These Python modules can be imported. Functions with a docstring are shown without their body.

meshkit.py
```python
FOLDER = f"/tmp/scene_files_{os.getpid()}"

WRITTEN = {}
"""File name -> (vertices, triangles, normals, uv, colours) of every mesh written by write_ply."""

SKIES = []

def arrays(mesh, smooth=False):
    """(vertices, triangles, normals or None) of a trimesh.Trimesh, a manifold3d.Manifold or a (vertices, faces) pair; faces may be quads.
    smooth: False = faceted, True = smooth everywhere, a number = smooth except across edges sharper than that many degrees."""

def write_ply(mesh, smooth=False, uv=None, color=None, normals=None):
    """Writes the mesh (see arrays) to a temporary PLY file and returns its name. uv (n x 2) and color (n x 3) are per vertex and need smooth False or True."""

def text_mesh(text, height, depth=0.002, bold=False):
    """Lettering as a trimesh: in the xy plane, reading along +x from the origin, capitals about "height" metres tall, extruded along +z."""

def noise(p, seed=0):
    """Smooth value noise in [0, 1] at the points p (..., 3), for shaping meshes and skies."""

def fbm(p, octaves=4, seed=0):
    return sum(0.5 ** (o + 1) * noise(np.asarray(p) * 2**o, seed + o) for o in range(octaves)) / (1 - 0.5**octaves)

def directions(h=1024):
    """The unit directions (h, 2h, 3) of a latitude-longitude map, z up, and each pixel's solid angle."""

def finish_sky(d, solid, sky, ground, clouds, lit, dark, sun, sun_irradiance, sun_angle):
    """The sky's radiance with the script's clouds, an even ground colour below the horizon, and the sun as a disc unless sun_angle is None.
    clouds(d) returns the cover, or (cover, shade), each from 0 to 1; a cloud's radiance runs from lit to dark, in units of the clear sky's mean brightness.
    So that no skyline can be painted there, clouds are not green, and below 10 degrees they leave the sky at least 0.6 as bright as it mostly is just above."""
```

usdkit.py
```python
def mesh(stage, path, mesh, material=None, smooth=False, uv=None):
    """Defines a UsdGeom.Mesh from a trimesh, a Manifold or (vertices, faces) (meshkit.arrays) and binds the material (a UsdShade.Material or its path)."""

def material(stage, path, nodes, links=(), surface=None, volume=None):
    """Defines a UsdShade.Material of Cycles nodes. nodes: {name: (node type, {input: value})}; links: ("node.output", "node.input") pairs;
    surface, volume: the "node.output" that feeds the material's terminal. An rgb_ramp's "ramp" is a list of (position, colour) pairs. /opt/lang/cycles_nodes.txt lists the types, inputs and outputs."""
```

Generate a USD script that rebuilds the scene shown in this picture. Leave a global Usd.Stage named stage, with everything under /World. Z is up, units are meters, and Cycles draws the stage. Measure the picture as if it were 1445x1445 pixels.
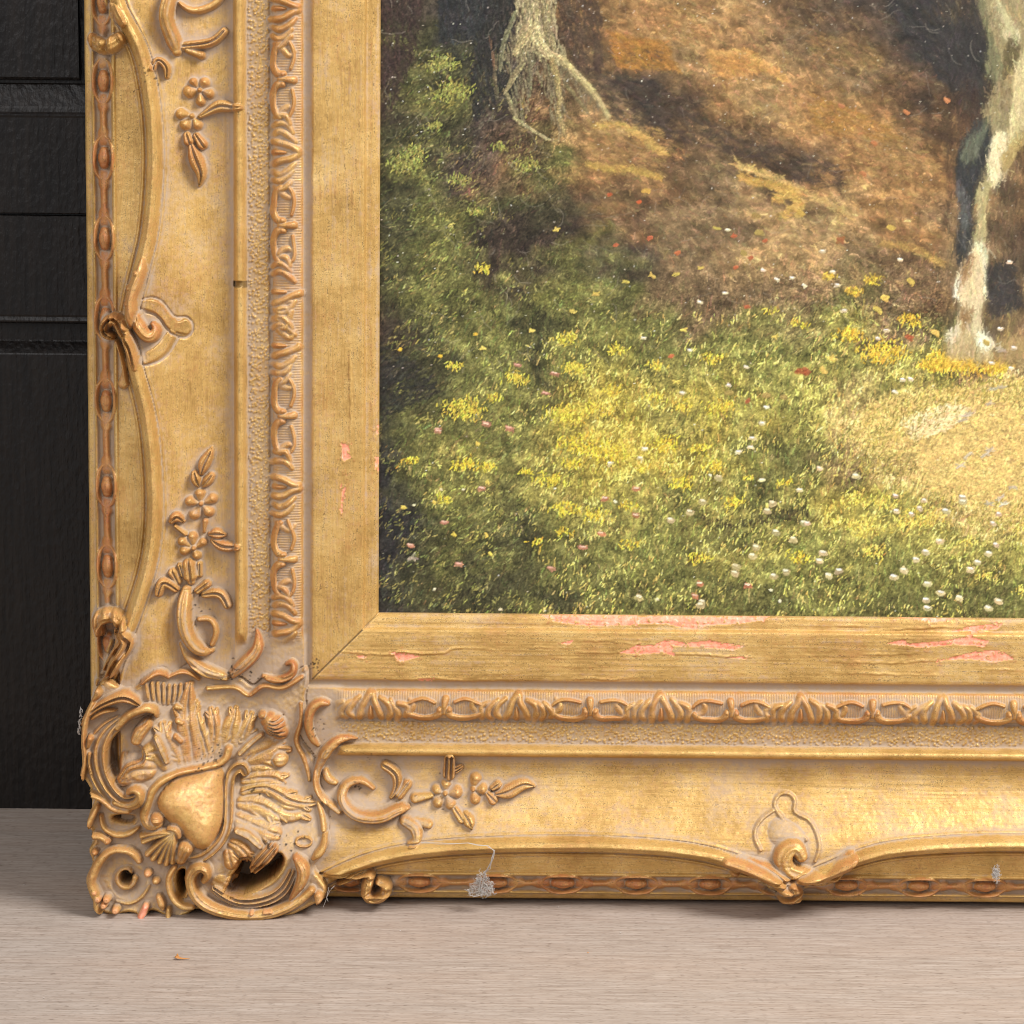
import math, numpy as np
from scipy.spatial import cKDTree
from scipy.sparse import coo_matrix
from scipy.sparse.csgraph import connected_components
from scipy.ndimage import gaussian_filter, map_coordinates
from scipy.interpolate import CubicSpline, PchipInterpolator
import usdkit
from pxr import Usd, UsdGeom, UsdLux, UsdShade, Gf, Sdf, Vt

stage = Usd.Stage.CreateInMemory()
UsdGeom.SetStageUpAxis(stage, 'Z')
UsdGeom.SetStageMetersPerUnit(stage, 1.0)
UsdGeom.Xform.Define(stage, '/World')
rng = np.random.default_rng(7)
Q = 0.0003                                  # one unit of the frame's drawing = 0.3 mm

# ------------------------------------------------------------------ camera
F_PX, C_PX = 4000.0, 722.5
YAW, PITCH, ROLL, TX, TZ = 0.00356, 0.19729, -0.00968, -0.057592, -0.284983
LEAN = math.radians(4)
EXPOSURE = 0.12
PAINT_GAIN = 0.9
METAL, ROUGH = 0.34, 0.43
GOLD = ((136, 100, 48), (201, 161, 94), (231, 197, 132))
def Rx(a): c, s = math.cos(a), math.sin(a); return np.array([[1, 0, 0], [0, c, -s], [0, s, c]])
def Ry(a): c, s = math.cos(a), math.sin(a); return np.array([[c, 0, s], [0, 1, 0], [-s, 0, c]])
def Rz(a): c, s = math.cos(a), math.sin(a); return np.array([[c, -s, 0], [s, c, 0], [0, 0, 1]])
RF = Rz(YAW) @ Rx(-LEAN)                    # the frame's own axes: u right, depth away, v up
RC = Rx(-PITCH) @ Ry(ROLL)                  # camera: right, forward, up
FT = np.array([TX, 1.2, TZ])                # inner corner of the frame seen from the lens
def to_cam(u, v, h):
    P = np.stack(np.broadcast_arrays(np.asarray(u, float), -np.asarray(h, float), np.asarray(v, float)), -1) * Q
    return P @ RF.T + FT
def proj(u, v, h):
    c = to_cam(u, v, h) @ RC
    return C_PX + F_PX * c[..., 0] / c[..., 1], C_PX - F_PX * c[..., 2] / c[..., 1]
def inv(x, y, h):
    x, y, h = np.broadcast_arrays(np.asarray(x, float), np.asarray(y, float), np.asarray(h, float))
    d = np.stack([(x - C_PX) / F_PX, np.ones_like(x), -(y - C_PX) / F_PX], -1)
    dl = (d @ RC.T) @ RF
    o = RF.T @ (-FT)
    k = (-h * Q - o[1]) / dl[..., 1]
    return (o[0] + k * dl[..., 0]) / Q, (o[2] + k * dl[..., 2]) / Q
RIM = 412.0
foot = to_cam(0, -RIM, -30.0)
CAM_Z = -foot[2] + 0.0002                   # camera height over the ledge
cam = UsdGeom.Camera.Define(stage, '/World/camera')
M = np.eye(4)
M[0, :3], M[1, :3], M[2, :3], M[3, :3] = RC[:, 0], RC[:, 2], -RC[:, 1], [0, 0, CAM_Z]
cam.AddTransformOp().Set(Gf.Matrix4d(*M.ravel().tolist()))
cam.CreateHorizontalApertureAttr(36.0)
cam.CreateVerticalApertureAttr(36.0)
cam.CreateFocalLengthAttr(36.0 * F_PX / 1445.0)
cam.CreateClippingRangeAttr(Gf.Vec2f(0.05, 100))
cam.CreateExposureAttr(EXPOSURE)

# ------------------------------------------------------------------ light
def rect_light(name, pos, target, w, h, inten, col):
    l = UsdLux.RectLight.Define(stage, '/World/' + name)
    z = np.array(pos, float) - np.array(target, float); z /= np.linalg.norm(z)
    x = np.cross([0, 0, 1.0], z); x /= np.linalg.norm(x); y = np.cross(z, x)
    m = np.eye(4); m[0, :3], m[1, :3], m[2, :3], m[3, :3] = x, y, z, pos
    l.AddTransformOp().Set(Gf.Matrix4d(*m.ravel().tolist()))
    l.CreateWidthAttr(w); l.CreateHeightAttr(h); l.CreateIntensityAttr(inten); l.CreateColorAttr(Gf.Vec3f(*col))
    return l
rect_light('key_softbox', (1.25, 0.55, 1.75), (0.0, 1.2, 0.25), 0.9, 0.9, 24.0, (1.0, 0.985, 0.96))
rect_light('front_softbox', (-1.1, -0.5, 1.35), (0.0, 1.2, 0.2), 2.0, 1.4, 2.3, (1.0, 0.98, 0.97))
dome = UsdLux.DomeLight.Define(stage, '/World/room_light')
dome.CreateIntensityAttr(0.16); dome.CreateColorAttr(Gf.Vec3f(0.97, 0.98, 1.0))

# ------------------------------------------------------------------ helpers
LOOKS = '/World/Looks'
def mat(name, nodes, links=(), surface='p.BSDF'):
    return usdkit.material(stage, LOOKS + '/' + name, nodes, links, surface=surface)
used = {}
def numbered(path):
    n = used.get(path, 0); used[path] = n + 1
    return path if n == 0 else f'{path}_{n:03d}'
def tag(prim, label=None, category=None, group=None, kind=None):
    for k, v in (('label', label), ('category', category), ('group', group), ('kind', kind)):
        if v: prim.SetCustomDataByKey(k, v)
    return prim
def put_mesh(path, v, f, material, normals=None, colors=None):
    m = UsdGeom.Mesh.Define(stage, path)
    m.CreatePointsAttr(Vt.Vec3fArray.FromNumpy(np.ascontiguousarray(v, np.float32)))
    m.CreateFaceVertexCountsAttr(Vt.IntArray.FromNumpy(np.full(len(f), f.shape[1], np.int32)))
    m.CreateFaceVertexIndicesAttr(Vt.IntArray.FromNumpy(np.ascontiguousarray(f, np.int32).ravel()))
    m.CreateSubdivisionSchemeAttr('none')
    if normals is not None:
        m.CreateNormalsAttr(Vt.Vec3fArray.FromNumpy(np.ascontiguousarray(normals, np.float32)))
        m.SetNormalsInterpolation('vertex')
    for name, c in (colors or {}).items():
        UsdGeom.PrimvarsAPI(m).CreatePrimvar(name, Sdf.ValueTypeNames.Color3fArray, 'vertex').Set(Vt.Vec3fArray.FromNumpy(np.ascontiguousarray(c, np.float32)))
    if material is not None:
        UsdShade.MaterialBindingAPI.Apply(m.GetPrim()).Bind(material)
    return m.GetPrim()
def lin(c):
    c = np.asarray(c, float) / 255.0
    return np.where(c <= 0.04045, c / 12.92, ((c + 0.055) / 1.055) ** 2.4)
def sstep(a, b, x):
    t = np.clip((x - a) / (b - a), 0, 1); return t * t * (3 - 2 * t)

# ------------------------------------------------------------------ materials
gilt = mat('gilt', {
    'a': ('attribute', {'attribute': 'surf'}), 's': ('separate_color', {}),
    'a2': ('attribute', {'attribute': 'surf2'}), 's2': ('separate_color', {}),
    'tc': ('texture_coordinate', {}),
    'n1': ('noise_texture', {'scale': 1500.0, 'detail': 4.0, 'roughness': 0.65}),
    'n2': ('noise_texture', {'scale': 40.0, 'detail': 6.0, 'roughness': 0.7}),
    'n3': ('noise_texture', {'scale': 420.0, 'detail': 4.0, 'roughness': 0.65}),
    'n4': ('noise_texture', {'scale': 900.0, 'detail': 3.0, 'roughness': 0.6}),
    # brushed streaks, along the stile or along the rail
    'n5': ('noise_texture', {'scale': 2300.0, 'detail': 2.0, 'roughness': 0.5}), 'nm': ('mapping', {'scale': (1.0, 1.0, 1.0)}), 's5': ('math', {'math_type': 'multiply_add', 'value2': 0.5}), 's6': ('math', {'math_type': 'multiply', 'value2': 0.5}),
    'mu': ('mapping', {'scale': (1.0, 1.0, 0.07)}), 'sv': ('noise_texture', {'scale': 1500.0, 'detail': 4.0, 'roughness': 0.7}),
    'mr': ('mapping', {'scale': (0.07, 1.0, 1.0)}), 'sr': ('noise_texture', {'scale': 1500.0, 'detail': 4.0, 'roughness': 0.7}),
    'st': ('mix_float', {}), 'st2': ('mix_float', {}),
    'g1': ('math', {'math_type': 'multiply_add', 'value2': 0.55}), 'g2': ('math', {'math_type': 'multiply', 'value2': 0.45}),
    'gold': ('rgb_ramp', {'ramp': [(0.30, lin(GOLD[0])), (0.5, lin(GOLD[1])), (0.70, lin(GOLD[2]))]}),
    'd0': ('math', {'math_type': 'multiply_add', 'value2': 0.9, 'value3': -1.2}), 'd1': ('math', {'math_type': 'multiply_add', 'value2': 1.5}),
    'd2': ('math', {'math_type': 'add', 'use_clamp': True}),
    'w1': ('math', {'math_type': 'multiply_add', 'value2': 1.1, 'value3': -0.55}),
    'w2': ('math', {'math_type': 'add', 'use_clamp': True}),
    'sp': ('map_range', {'from_min': 0.53, 'from_max': 0.63, 'to_min': 0.0, 'to_max': 0.75, 'clamp': True}),
    'mb': ('mix_color', {'b': lin((172, 104, 62))}),
    'md': ('mix_color', {'b': lin((172, 150, 128))}),
    'ms': ('mix_color', {'b': lin((96, 74, 46))}),
    'mc': ('mix_color', {}), 'cr': ('rgb_ramp', {'ramp': [(0.33, lin((222, 128, 98))), (0.5, lin((243, 158, 126))), (0.62, lin((246, 172, 142))), (0.72, lin((240, 206, 182)))]}),
    'mk': ('mix_color', {'b': lin((52, 42, 34))}),
    'met0': ('math', {'math_type': 'subtract', 'value1': 1.0, 'use_clamp': True}),
    'met1': ('math', {'math_type': 'multiply', 'value2': METAL}),
    'met2': ('math', {'math_type': 'subtract', 'use_clamp': True}),
    'met3': ('math', {'math_type': 'multiply_add', 'value2': -0.6}),
    'met4': ('math', {'math_type': 'maximum', 'value2': 0.0}),
    'ro': ('math', {'math_type': 'multiply_add', 'value2': 0.30, 'value3': ROUGH}),
    'ro2': ('math', {'math_type': 'multiply_add', 'value2': 0.16, 'value3': -0.08}),
    'ro3': ('math', {'math_type': 'add', 'use_clamp': True}),
    'bp': ('bump', {'strength': 0.4, 'distance': 0.00022}),
    'p': ('principled_bsdf', {'specular_ior_level': 0.35}),
}, [('a.color', 's.color'), ('a2.color', 's2.color'), ('tc.object', 'n1.vector'), ('tc.object', 'n2.vector'), ('tc.object', 'n3.vector'), ('tc.object', 'n4.vector'),
    ('tc.object', 'mu.vector'), ('tc.object', 'mr.vector'), ('mu.vector', 'sv.vector'), ('mr.vector', 'sr.vector'),
    ('s2.g', 'st.fac'), ('sr.fac', 'st.a'), ('sv.fac', 'st.b'), ('s2.b', 'st2.fac'), ('st.result', 'st2.a'), ('n1.fac', 'st2.b'),
    ('n2.fac', 'g1.value1'), ('st2.result', 'g2.value1'), ('g2.value', 'g1.value3'), ('g1.value', 'gold.fac'),
    ('n2.fac', 'd0.value1'), ('d0.value', 'd1.value3'), ('n3.fac', 'd1.value1'), ('s.g', 'd2.value1'), ('d1.value', 'd2.value2'),
    ('n3.fac', 'w1.value1'), ('s.r', 'w2.value1'), ('w1.value', 'w2.value2'),
    ('tc.object', 'nm.vector'), ('nm.vector', 'n5.vector'), ('st2.result', 's6.value1'), ('s6.value', 's5.value3'), ('n5.fac', 's5.value1'), ('s5.value', 'sp.value'),
    ('gold.color', 'mb.a'), ('w2.value', 'mb.fac'),
    ('mb.result', 'ms.a'), ('sp.result', 'ms.fac'),
    ('ms.result', 'md.a'), ('d2.value', 'md.fac'),
    ('md.result', 'mc.a'), ('s.b', 'mc.fac'), ('n3.fac', 'cr.fac'), ('cr.color', 'mc.b'),
    ('mc.result', 'mk.a'), ('s2.r', 'mk.fac'),
    ('mk.result', 'p.base_color'),
    ('d2.value', 'met0.value2'), ('met0.value', 'met1.value1'), ('met1.value', 'met2.value1'), ('s.b', 'met2.value2'), ('w2.value', 'met3.value1'), ('met2.value', 'met3.value3'), ('met3.value', 'met4.value1'), ('met4.value', 'p.metallic'),
    ('d2.value', 'ro.value1'), ('n3.fac', 'ro2.value1'), ('ro.value', 'ro3.value1'), ('ro2.value', 'ro3.value2'), ('ro3.value', 'p.roughness'),
    ('n4.fac', 'bp.height'), ('bp.normal', 'p.normal')])

paint_mat = mat('oil_paint', {
    'a': ('attribute', {'attribute': 'pigment'}),
    'tc': ('texture_coordinate', {}),
    'wv': ('noise_texture', {'scale': 1400.0, 'detail': 2.0}),
    'bp': ('bump', {'strength': 0.25, 'distance': 0.0002}),
    'p': ('principled_bsdf', {'roughness': 0.5, 'specular_ior_level': 0.25}),
}, [('a.color', 'p.base_color'), ('tc.object', 'wv.vector'), ('wv.fac', 'bp.height'), ('bp.normal', 'p.normal')])

# ------------------------------------------------------------------ the frame as relief: height of carving over a fine grid
ST = 1.2
def axis(lo, a, b, hi):
    fine = np.arange(a, b, ST); out = [b]; s = ST
    while out[-1] < hi:
        s = min(s * 1.15, 14); out.append(out[-1] + s)
    return np.concatenate([fine, out])
AU = axis(0, -432, 930, 1300)
AV = axis(0, -432, 905, 1200)
U, V = np.meshgrid(AU, AV)                   # rows: v
DU, DV = -U, -V
STILE = DU >= DV
D = np.maximum(DU, DV)
S = np.where(STILE, V, U)                    # along the moulding
VALID = D >= 0
PAD = 0

# scroll rib: where the crest of the moulding runs (photo marks -> frame coordinates)
LR1 = [(150, -60), (158, -20), (166, 12), (180, 40), (194, 70), (204, 110), (211, 160), (214, 230), (211, 290), (205, 340), (196, 378), (186, 420), (178, 460)]
LR2 = [(180, 480), (186, 515), (195, 550), (204, 590), (211, 650), (214, 710), (212, 760), (204, 810), (192, 850), (178, 890), (163, 930), (152, 965)]
BR1 = [(420, 1268), (455, 1249), (490, 1232), (530, 1218), (580, 1208), (640, 1202), (720, 1199), (850, 1199), (930, 1203), (1000, 1212), (1050, 1226), (1090, 1244), (1108, 1258)]
BR2 = [(1112, 1258), (1140, 1246), (1170, 1234), (1200, 1222), (1250, 1208), (1320, 1201), (1400, 1198), (1480, 1199), (1640, 1204), (1800, 1215)]
def uvs(pts, h):
    p = np.array(pts, float); return np.stack(inv(p[:, 0], p[:, 1], h), -1)
lr = np.vstack([uvs(LR1, 112), uvs(LR2, 112)]); br = np.vstack([uvs(BR1, 112), uvs(BR2, 112)])
o = np.argsort(lr[:, 1]); dl_ = np.interp(AV, lr[o, 1], -lr[o, 0])
o = np.argsort(br[:, 0]); db_ = np.interp(AU, br[o, 0], -br[o, 1])
DR = np.where(STILE, np.interp(V, AV, gaussian_filter(dl_, 3)), np.interp(U, AU, gaussian_filter(db_, 3)))
DR = np.clip(DR, 300, 364)

def base_height(D, DR):
    prof = PchipInterpolator([0, 2, 10, 17, 19, 21, 24, 60, 90, 94, 98, 104, 106, 108.5, 114, 128, 142, 149, 152, 154, 157, 184, 187.5, 189, 192, 196.5, 201, 204, 206],
                             [6, 9, 12, 13, 14, 20, 22, 24, 26, 25, 20, 19, 20, 27, 31, 35, 33, 27, 21, 21, 24, 25, 27, 33, 42, 44.5, 42, 33, 25])
    a = prof(np.clip(D, 0, 206))
    sc = PchipInterpolator([206, 222, 245, 270, 295, 315, 335, 380], [26, 27, 33, 46, 63, 78, 86, 90])
    cove = sc(np.clip(D, 206, 380))
    t = np.clip((D - DR) / np.maximum(366 - DR, 2), 0, 1)
    crest = sc(DR)
    panel = 72 + (crest - 74) * (1 - t) ** 1.7
    egg = np.interp(D, [366, 369, 371, 396, 398.5, 401], [76, 76, 70, 60, 63, 54])
    rim = np.interp(D, [401, 409, 412, 430], [54, 50, 42, 42])
    h = np.where(D < 206, a, np.where(D < DR, cove, np.where(D < 366, np.minimum(panel, cove), np.where(D < 401, egg, rim))))
    return h
H = base_height(D, DR)
PLATE = PchipInterpolator([0, 206, 222, 245, 270, 295, 315, 335, 440], [24, 24, 27, 33, 46, 64, 82, 92, 100])(np.clip(np.sqrt(np.sqrt(np.maximum(DU, 0) ** 4 + np.maximum(DV, 0) ** 4)) * 0.985, 0, 440))

# part labels of every grid point
NAMES = []
def label(path, mark=None):
    p = numbered(path); NAMES.append((p, mark)); return len(NAMES) - 1
LAB = np.zeros(U.shape, np.int32)
def zone(path, lo, hi, side):
    i = label('picture_frame/' + path); LAB[(D >= lo) & (D < hi) & (STILE if side == 0 else ~STILE)] = i; return i
for side in (0, 1):
    zone('sight_edge', 0, 19, side); zone('slip', 19, 98, side); zone('ornament_band', 98, 153, side); zone('sanded_band', 153, 187, side)
    zone('bead_moulding', 187, 205.5, side); zone('cove', 205.5, 330, side); zone('rim', 400.5, 500, side)
    i = label('picture_frame/egg_and_link_band'); LAB[(D >= 368) & (D < 400.5) & (STILE if side == 0 else ~STILE)] = i
    i = label('picture_frame/outer_panel'); LAB[(D >= DR) & (D < 368) & (STILE if side == 0 else ~STILE)] = i
    c = [k for k, n in enumerate(NAMES) if n[0].startswith('picture_frame/cove')][-1]
    LAB[(D >= 330) & (D < DR) & (STILE if side == 0 else ~STILE)] = c

NBASE = len(NAMES)
BOLE = np.zeros(U.shape); DUST = np.zeros(U.shape); CHIP = np.zeros(U.shape); GRIME = np.zeros(U.shape)

def window(lo_u, hi_u, lo_v, hi_v):
    a, b = np.searchsorted(AU, lo_u), np.searchsorted(AU, hi_u); c, d = np.searchsorted(AV, lo_v), np.searchsorted(AV, hi_v)
    return slice(max(c - 1, 0), d + 1), slice(max(a - 1, 0), b + 1)
def at_grid(A, u, v):
    return map_coordinates(A, [np.interp(v, AV, np.arange(len(AV))), np.interp(u, AU, np.arange(len(AU)))], order=1, mode='nearest')

REF = gaussian_filter(H, 1.2)

def z(x0, y0, s):
    def f(*pts):
        p = np.array(pts, float); q = p.copy()
        q[:, 0] = x0 + p[:, 0] / s; q[:, 1] = y0 + p[:, 1] / s; q[:, 2] = p[:, 2] / s
        return q
    return f

def place(P):
    """photo marks (x, y, half width, height) -> frame coordinates on the relief that is there"""
    hh = np.full(len(P), 80.0)
    for _ in range(4):
        u, v = inv(P[:, 0], P[:, 1], hh)
        hh = at_grid(REF, u, v) + P[:, 3] * 0.7
    return np.column_stack([u, v, P[:, 2], P[:, 3]])

def smooth_path(P, closed=False, straight=False):
    if closed: P = np.vstack([P, P[:1]])
    if len(P) == 1: return np.repeat(P, 2, 0) + np.array([[0, 0, 0, 0], [0.01, 0, 0, 0]])
    seg = np.maximum(np.hypot(*np.diff(P[:, :2], axis=0).T), 1e-3); s = np.concatenate([[0], np.cumsum(seg)])
    n = max(int(s[-1] / 0.6), 4); t = np.linspace(0, s[-1], n)
    if len(P) > 2 and not straight:
        xy = CubicSpline(s, P[:, :2], bc_type='periodic' if closed else 'natural')(t)
        wh = PchipInterpolator(s, P[:, 2:])(t)
    else:
        xy = np.stack([np.interp(t, s, P[:, k]) for k in (0, 1)], -1); wh = np.stack([np.interp(t, s, P[:, k]) for k in (2, 3)], -1)
    return np.hstack([xy, wh])

def stroke(lab, P, prof='round', px=True, ref=None, closed=False, bole=0.0, dust=0.0, chip=0.0, mode='max', straight=False):
    P = np.asarray(P, float)
    if px: P = place(P)
    P = smooth_path(P, closed, straight)
    wm = P[:, 2].max() + 2
    sl = window(P[:, 0].min() - wm, P[:, 0].max() + wm, P[:, 1].min() - wm, P[:, 1].max() + wm)
    u, v = U[sl], V[sl]
    if u.size == 0: return
    dist, idx = cKDTree(P[:, :2]).query(np.stack([u.ravel(), v.ravel()], -1), distance_upper_bound=wm)
    ok = np.isfinite(dist); idx = np.where(ok, idx, 0); dist = np.where(ok, dist, 1e3).reshape(u.shape); idx = idx.reshape(u.shape)
    w, h = np.maximum(P[idx, 2], 0.5), P[idx, 3]
    tan = np.gradient(P[:, :2], axis=0); tan /= np.maximum(np.linalg.norm(tan, axis=1, keepdims=True), 1e-9)
    side = (u - P[idx, 0]) * -tan[idx, 1] + (v - P[idx, 1]) * tan[idx, 0]
    e = dist / w; sg = np.clip(side / w, -1, 1); inside = e < 1
    ee = np.clip(e, 0, 1); arc = idx * 0.6
    if prof == 'round': f = np.sqrt(np.clip(1 - ee ** 2.2, 0, 1)) * (1 + np.where((w > 8) & (lab is not None), .03, 0) * (np.cos(sg * 10.0 + .6) - .2))
    elif prof == 'flat': f = np.clip(1 - ee ** 5, 0, 1) ** 0.6
    elif prof == 'cushion': f = 1 - ee ** 2
    elif prof == 'vein': f = np.sqrt(np.clip(1 - ee ** 2.4, 0, 1)) * (0.58 + 0.42 * np.clip(np.abs(sg) * 3.2, 0, 1) ** 0.7) * (1 + np.where(w > 6, .018, 0) * np.cos(arc * 1.9 - np.abs(sg) * 5))
    elif prof == 'ridge': f = (1 - ee) ** 0.85
    elif prof == 'fluted': f = np.clip(1 - ee ** 6, 0, 1) ** 0.5 * (0.74 + 0.26 * np.cos(sg * 8.5 + 0.7))
    elif prof == 'gutter': f = np.clip(1 - ee ** 8, 0, 1) ** 0.5 * (0.45 + 0.55 * np.abs(sg) ** 1.6)
    R = (REF if ref is None else ref)[sl]
    if mode == 'max':
        n = R + h * f
        win = inside & (n > H[sl] + 0.02)
        Hs = H[sl]; Hs[win] = n[win]
    elif mode == 'add':
        Hs = H[sl]; win = inside; Hs[win] += (h * f)[win]
    L = LAB[sl]
    if lab is not None: L[win] = lab
    B, Du, Ch = BOLE[sl], DUST[sl], CHIP[sl]
    if mode == 'max' and lab is not None: B[win] = bole; Du[win] = dust
    else:
        B[win] += bole; Du[win] += dust
    if chip: Ch[win] = np.maximum(Ch[win], chip * np.clip((1 - e[win]) * 3, 0, 1))

def in_poly(u, v, poly):
    x, y = poly[:, 0], poly[:, 1]; r = np.zeros(u.shape, bool); j = len(poly) - 1
    for i in range(len(poly)):
        c = ((y[i] > v) != (y[j] > v)) & (u < (x[j] - x[i]) * (v - y[i]) / (y[j] - y[i] + 1e-12) + x[i]); r ^= c; j = i
    return r
def poly_sdf(poly, closed_smooth=True):
    """(window, signed distance inside) of a closed outline in frame coordinates"""
    P = np.column_stack([poly, np.zeros((len(poly), 2))])
    P = smooth_path(P, closed=True)[:, :2] if closed_smooth else P[:, :2]
    sl = window(P[:, 0].min() - 8, P[:, 0].max() + 8, P[:, 1].min() - 8, P[:, 1].max() + 8)
    dd = cKDTree(P).query(np.stack([U[sl].ravel(), V[sl].ravel()], -1))[0].reshape(U[sl].shape)
    return sl, np.where(in_poly(U[sl], V[sl], P), dd, -dd)
def outline(zf, pts, h):
    p = zf(*[(a, b, 1) for a, b in pts]); return np.stack(inv(p[:, 0], p[:, 1], h), -1)

zA, zB, zC, zD, zE = z(90, 900, 3.44), z(105, 920, 7.225), z(260, 920, 7.225), z(105, 1110, 7.225), z(290, 1110, 7.225)
zF, zI, zJ, zK, zG, zH, zL = z(190, 620, 5.558), z(100, 580, 3.803), z(100, 0, 5.161), z(100, 280, 5.161), z(980, 1040, 3.108), z(420, 1000, 3.44), z(360, 900, 4.817)
PF = 'picture_frame/'

# ---- egg and link band
floor = (D > 371) & (D < 397)
H[floor] -= 8.0 * np.clip(np.minimum(D - 371, 397 - D)[floor] / 3, 0, 1); DUST[floor] += 0.7
REF = gaussian_filter(H, 1.2)
def along(side, s, d):
    return (-d, s) if side == 0 else (s, -d)
egg_y = [-210, -100, 3, 114, 223, 336, 450, 565, 685, 799, 905, 1010]
egg_x = [395, 494, 592, 700, 794, 898, 1002, 1098, 1194, 1297, 1390, 1490, 1590]
EGGS = [(0, inv(148, y, 62)[1]) for y in egg_y] + [(1, inv(x, 1247, 62)[0]) for x in egg_x]
for side, s in EGGS:
    band = PF + ('egg_and_link_band' if side == 0 else 'egg_and_link_band_001')
    nxt = [t for sd, t in EGGS if sd == side and ((t < s - 1) if side == 0 else (t > s + 1))]
    n = (max(nxt) if side == 0 else min(nxt)) if nxt else None
    lk = label(band + '/link')
    A = lambda ds, dd, w, h: (*along(side, s + ds, 383.5 + dd), w, h)
    jit = rng.normal(0, 1.0, 8)
    stroke(lk, [A(31 * math.cos(t) + jit[k % 4] * .4, 13.4 * math.sin(t), 3.4, 9.5) for k, t in enumerate(np.linspace(0, 2 * math.pi, 14)[:-1])], 'cushion', px=False, closed=True, bole=0.62, dust=0.0)
    if n is not None:
        sgn = np.sign(n - s); L = abs(n - s)
        stroke(lk, [A(sgn * 25, 0, 12, 8.5), A(sgn * 36, 0, 10, 10), A(sgn * 45, 0.5, 6, 10.5), A(sgn * (L - 45), 0, 6, 10.5), A(sgn * (L - 36), 0, 10, 10), A(sgn * (L - 25), 0, 12, 8.5)], 'cushion', px=False, bole=0.7, dust=0.0)
    eg = label(band + '/egg')
    stroke(eg, [A(-9 + jit[5], -0.5, 7.4, 14), A(0, -0.5, 9.6, 18 + jit[6] * .6), A(9 + jit[7], -0.5, 7.4, 14)], 'round', px=False, bole=0.72)
    sl = window(*(lambda p: (p[0] - 32, p[0] + 32, p[1] - 32, p[1] + 32))(along(side, s, 383.5)))

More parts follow.
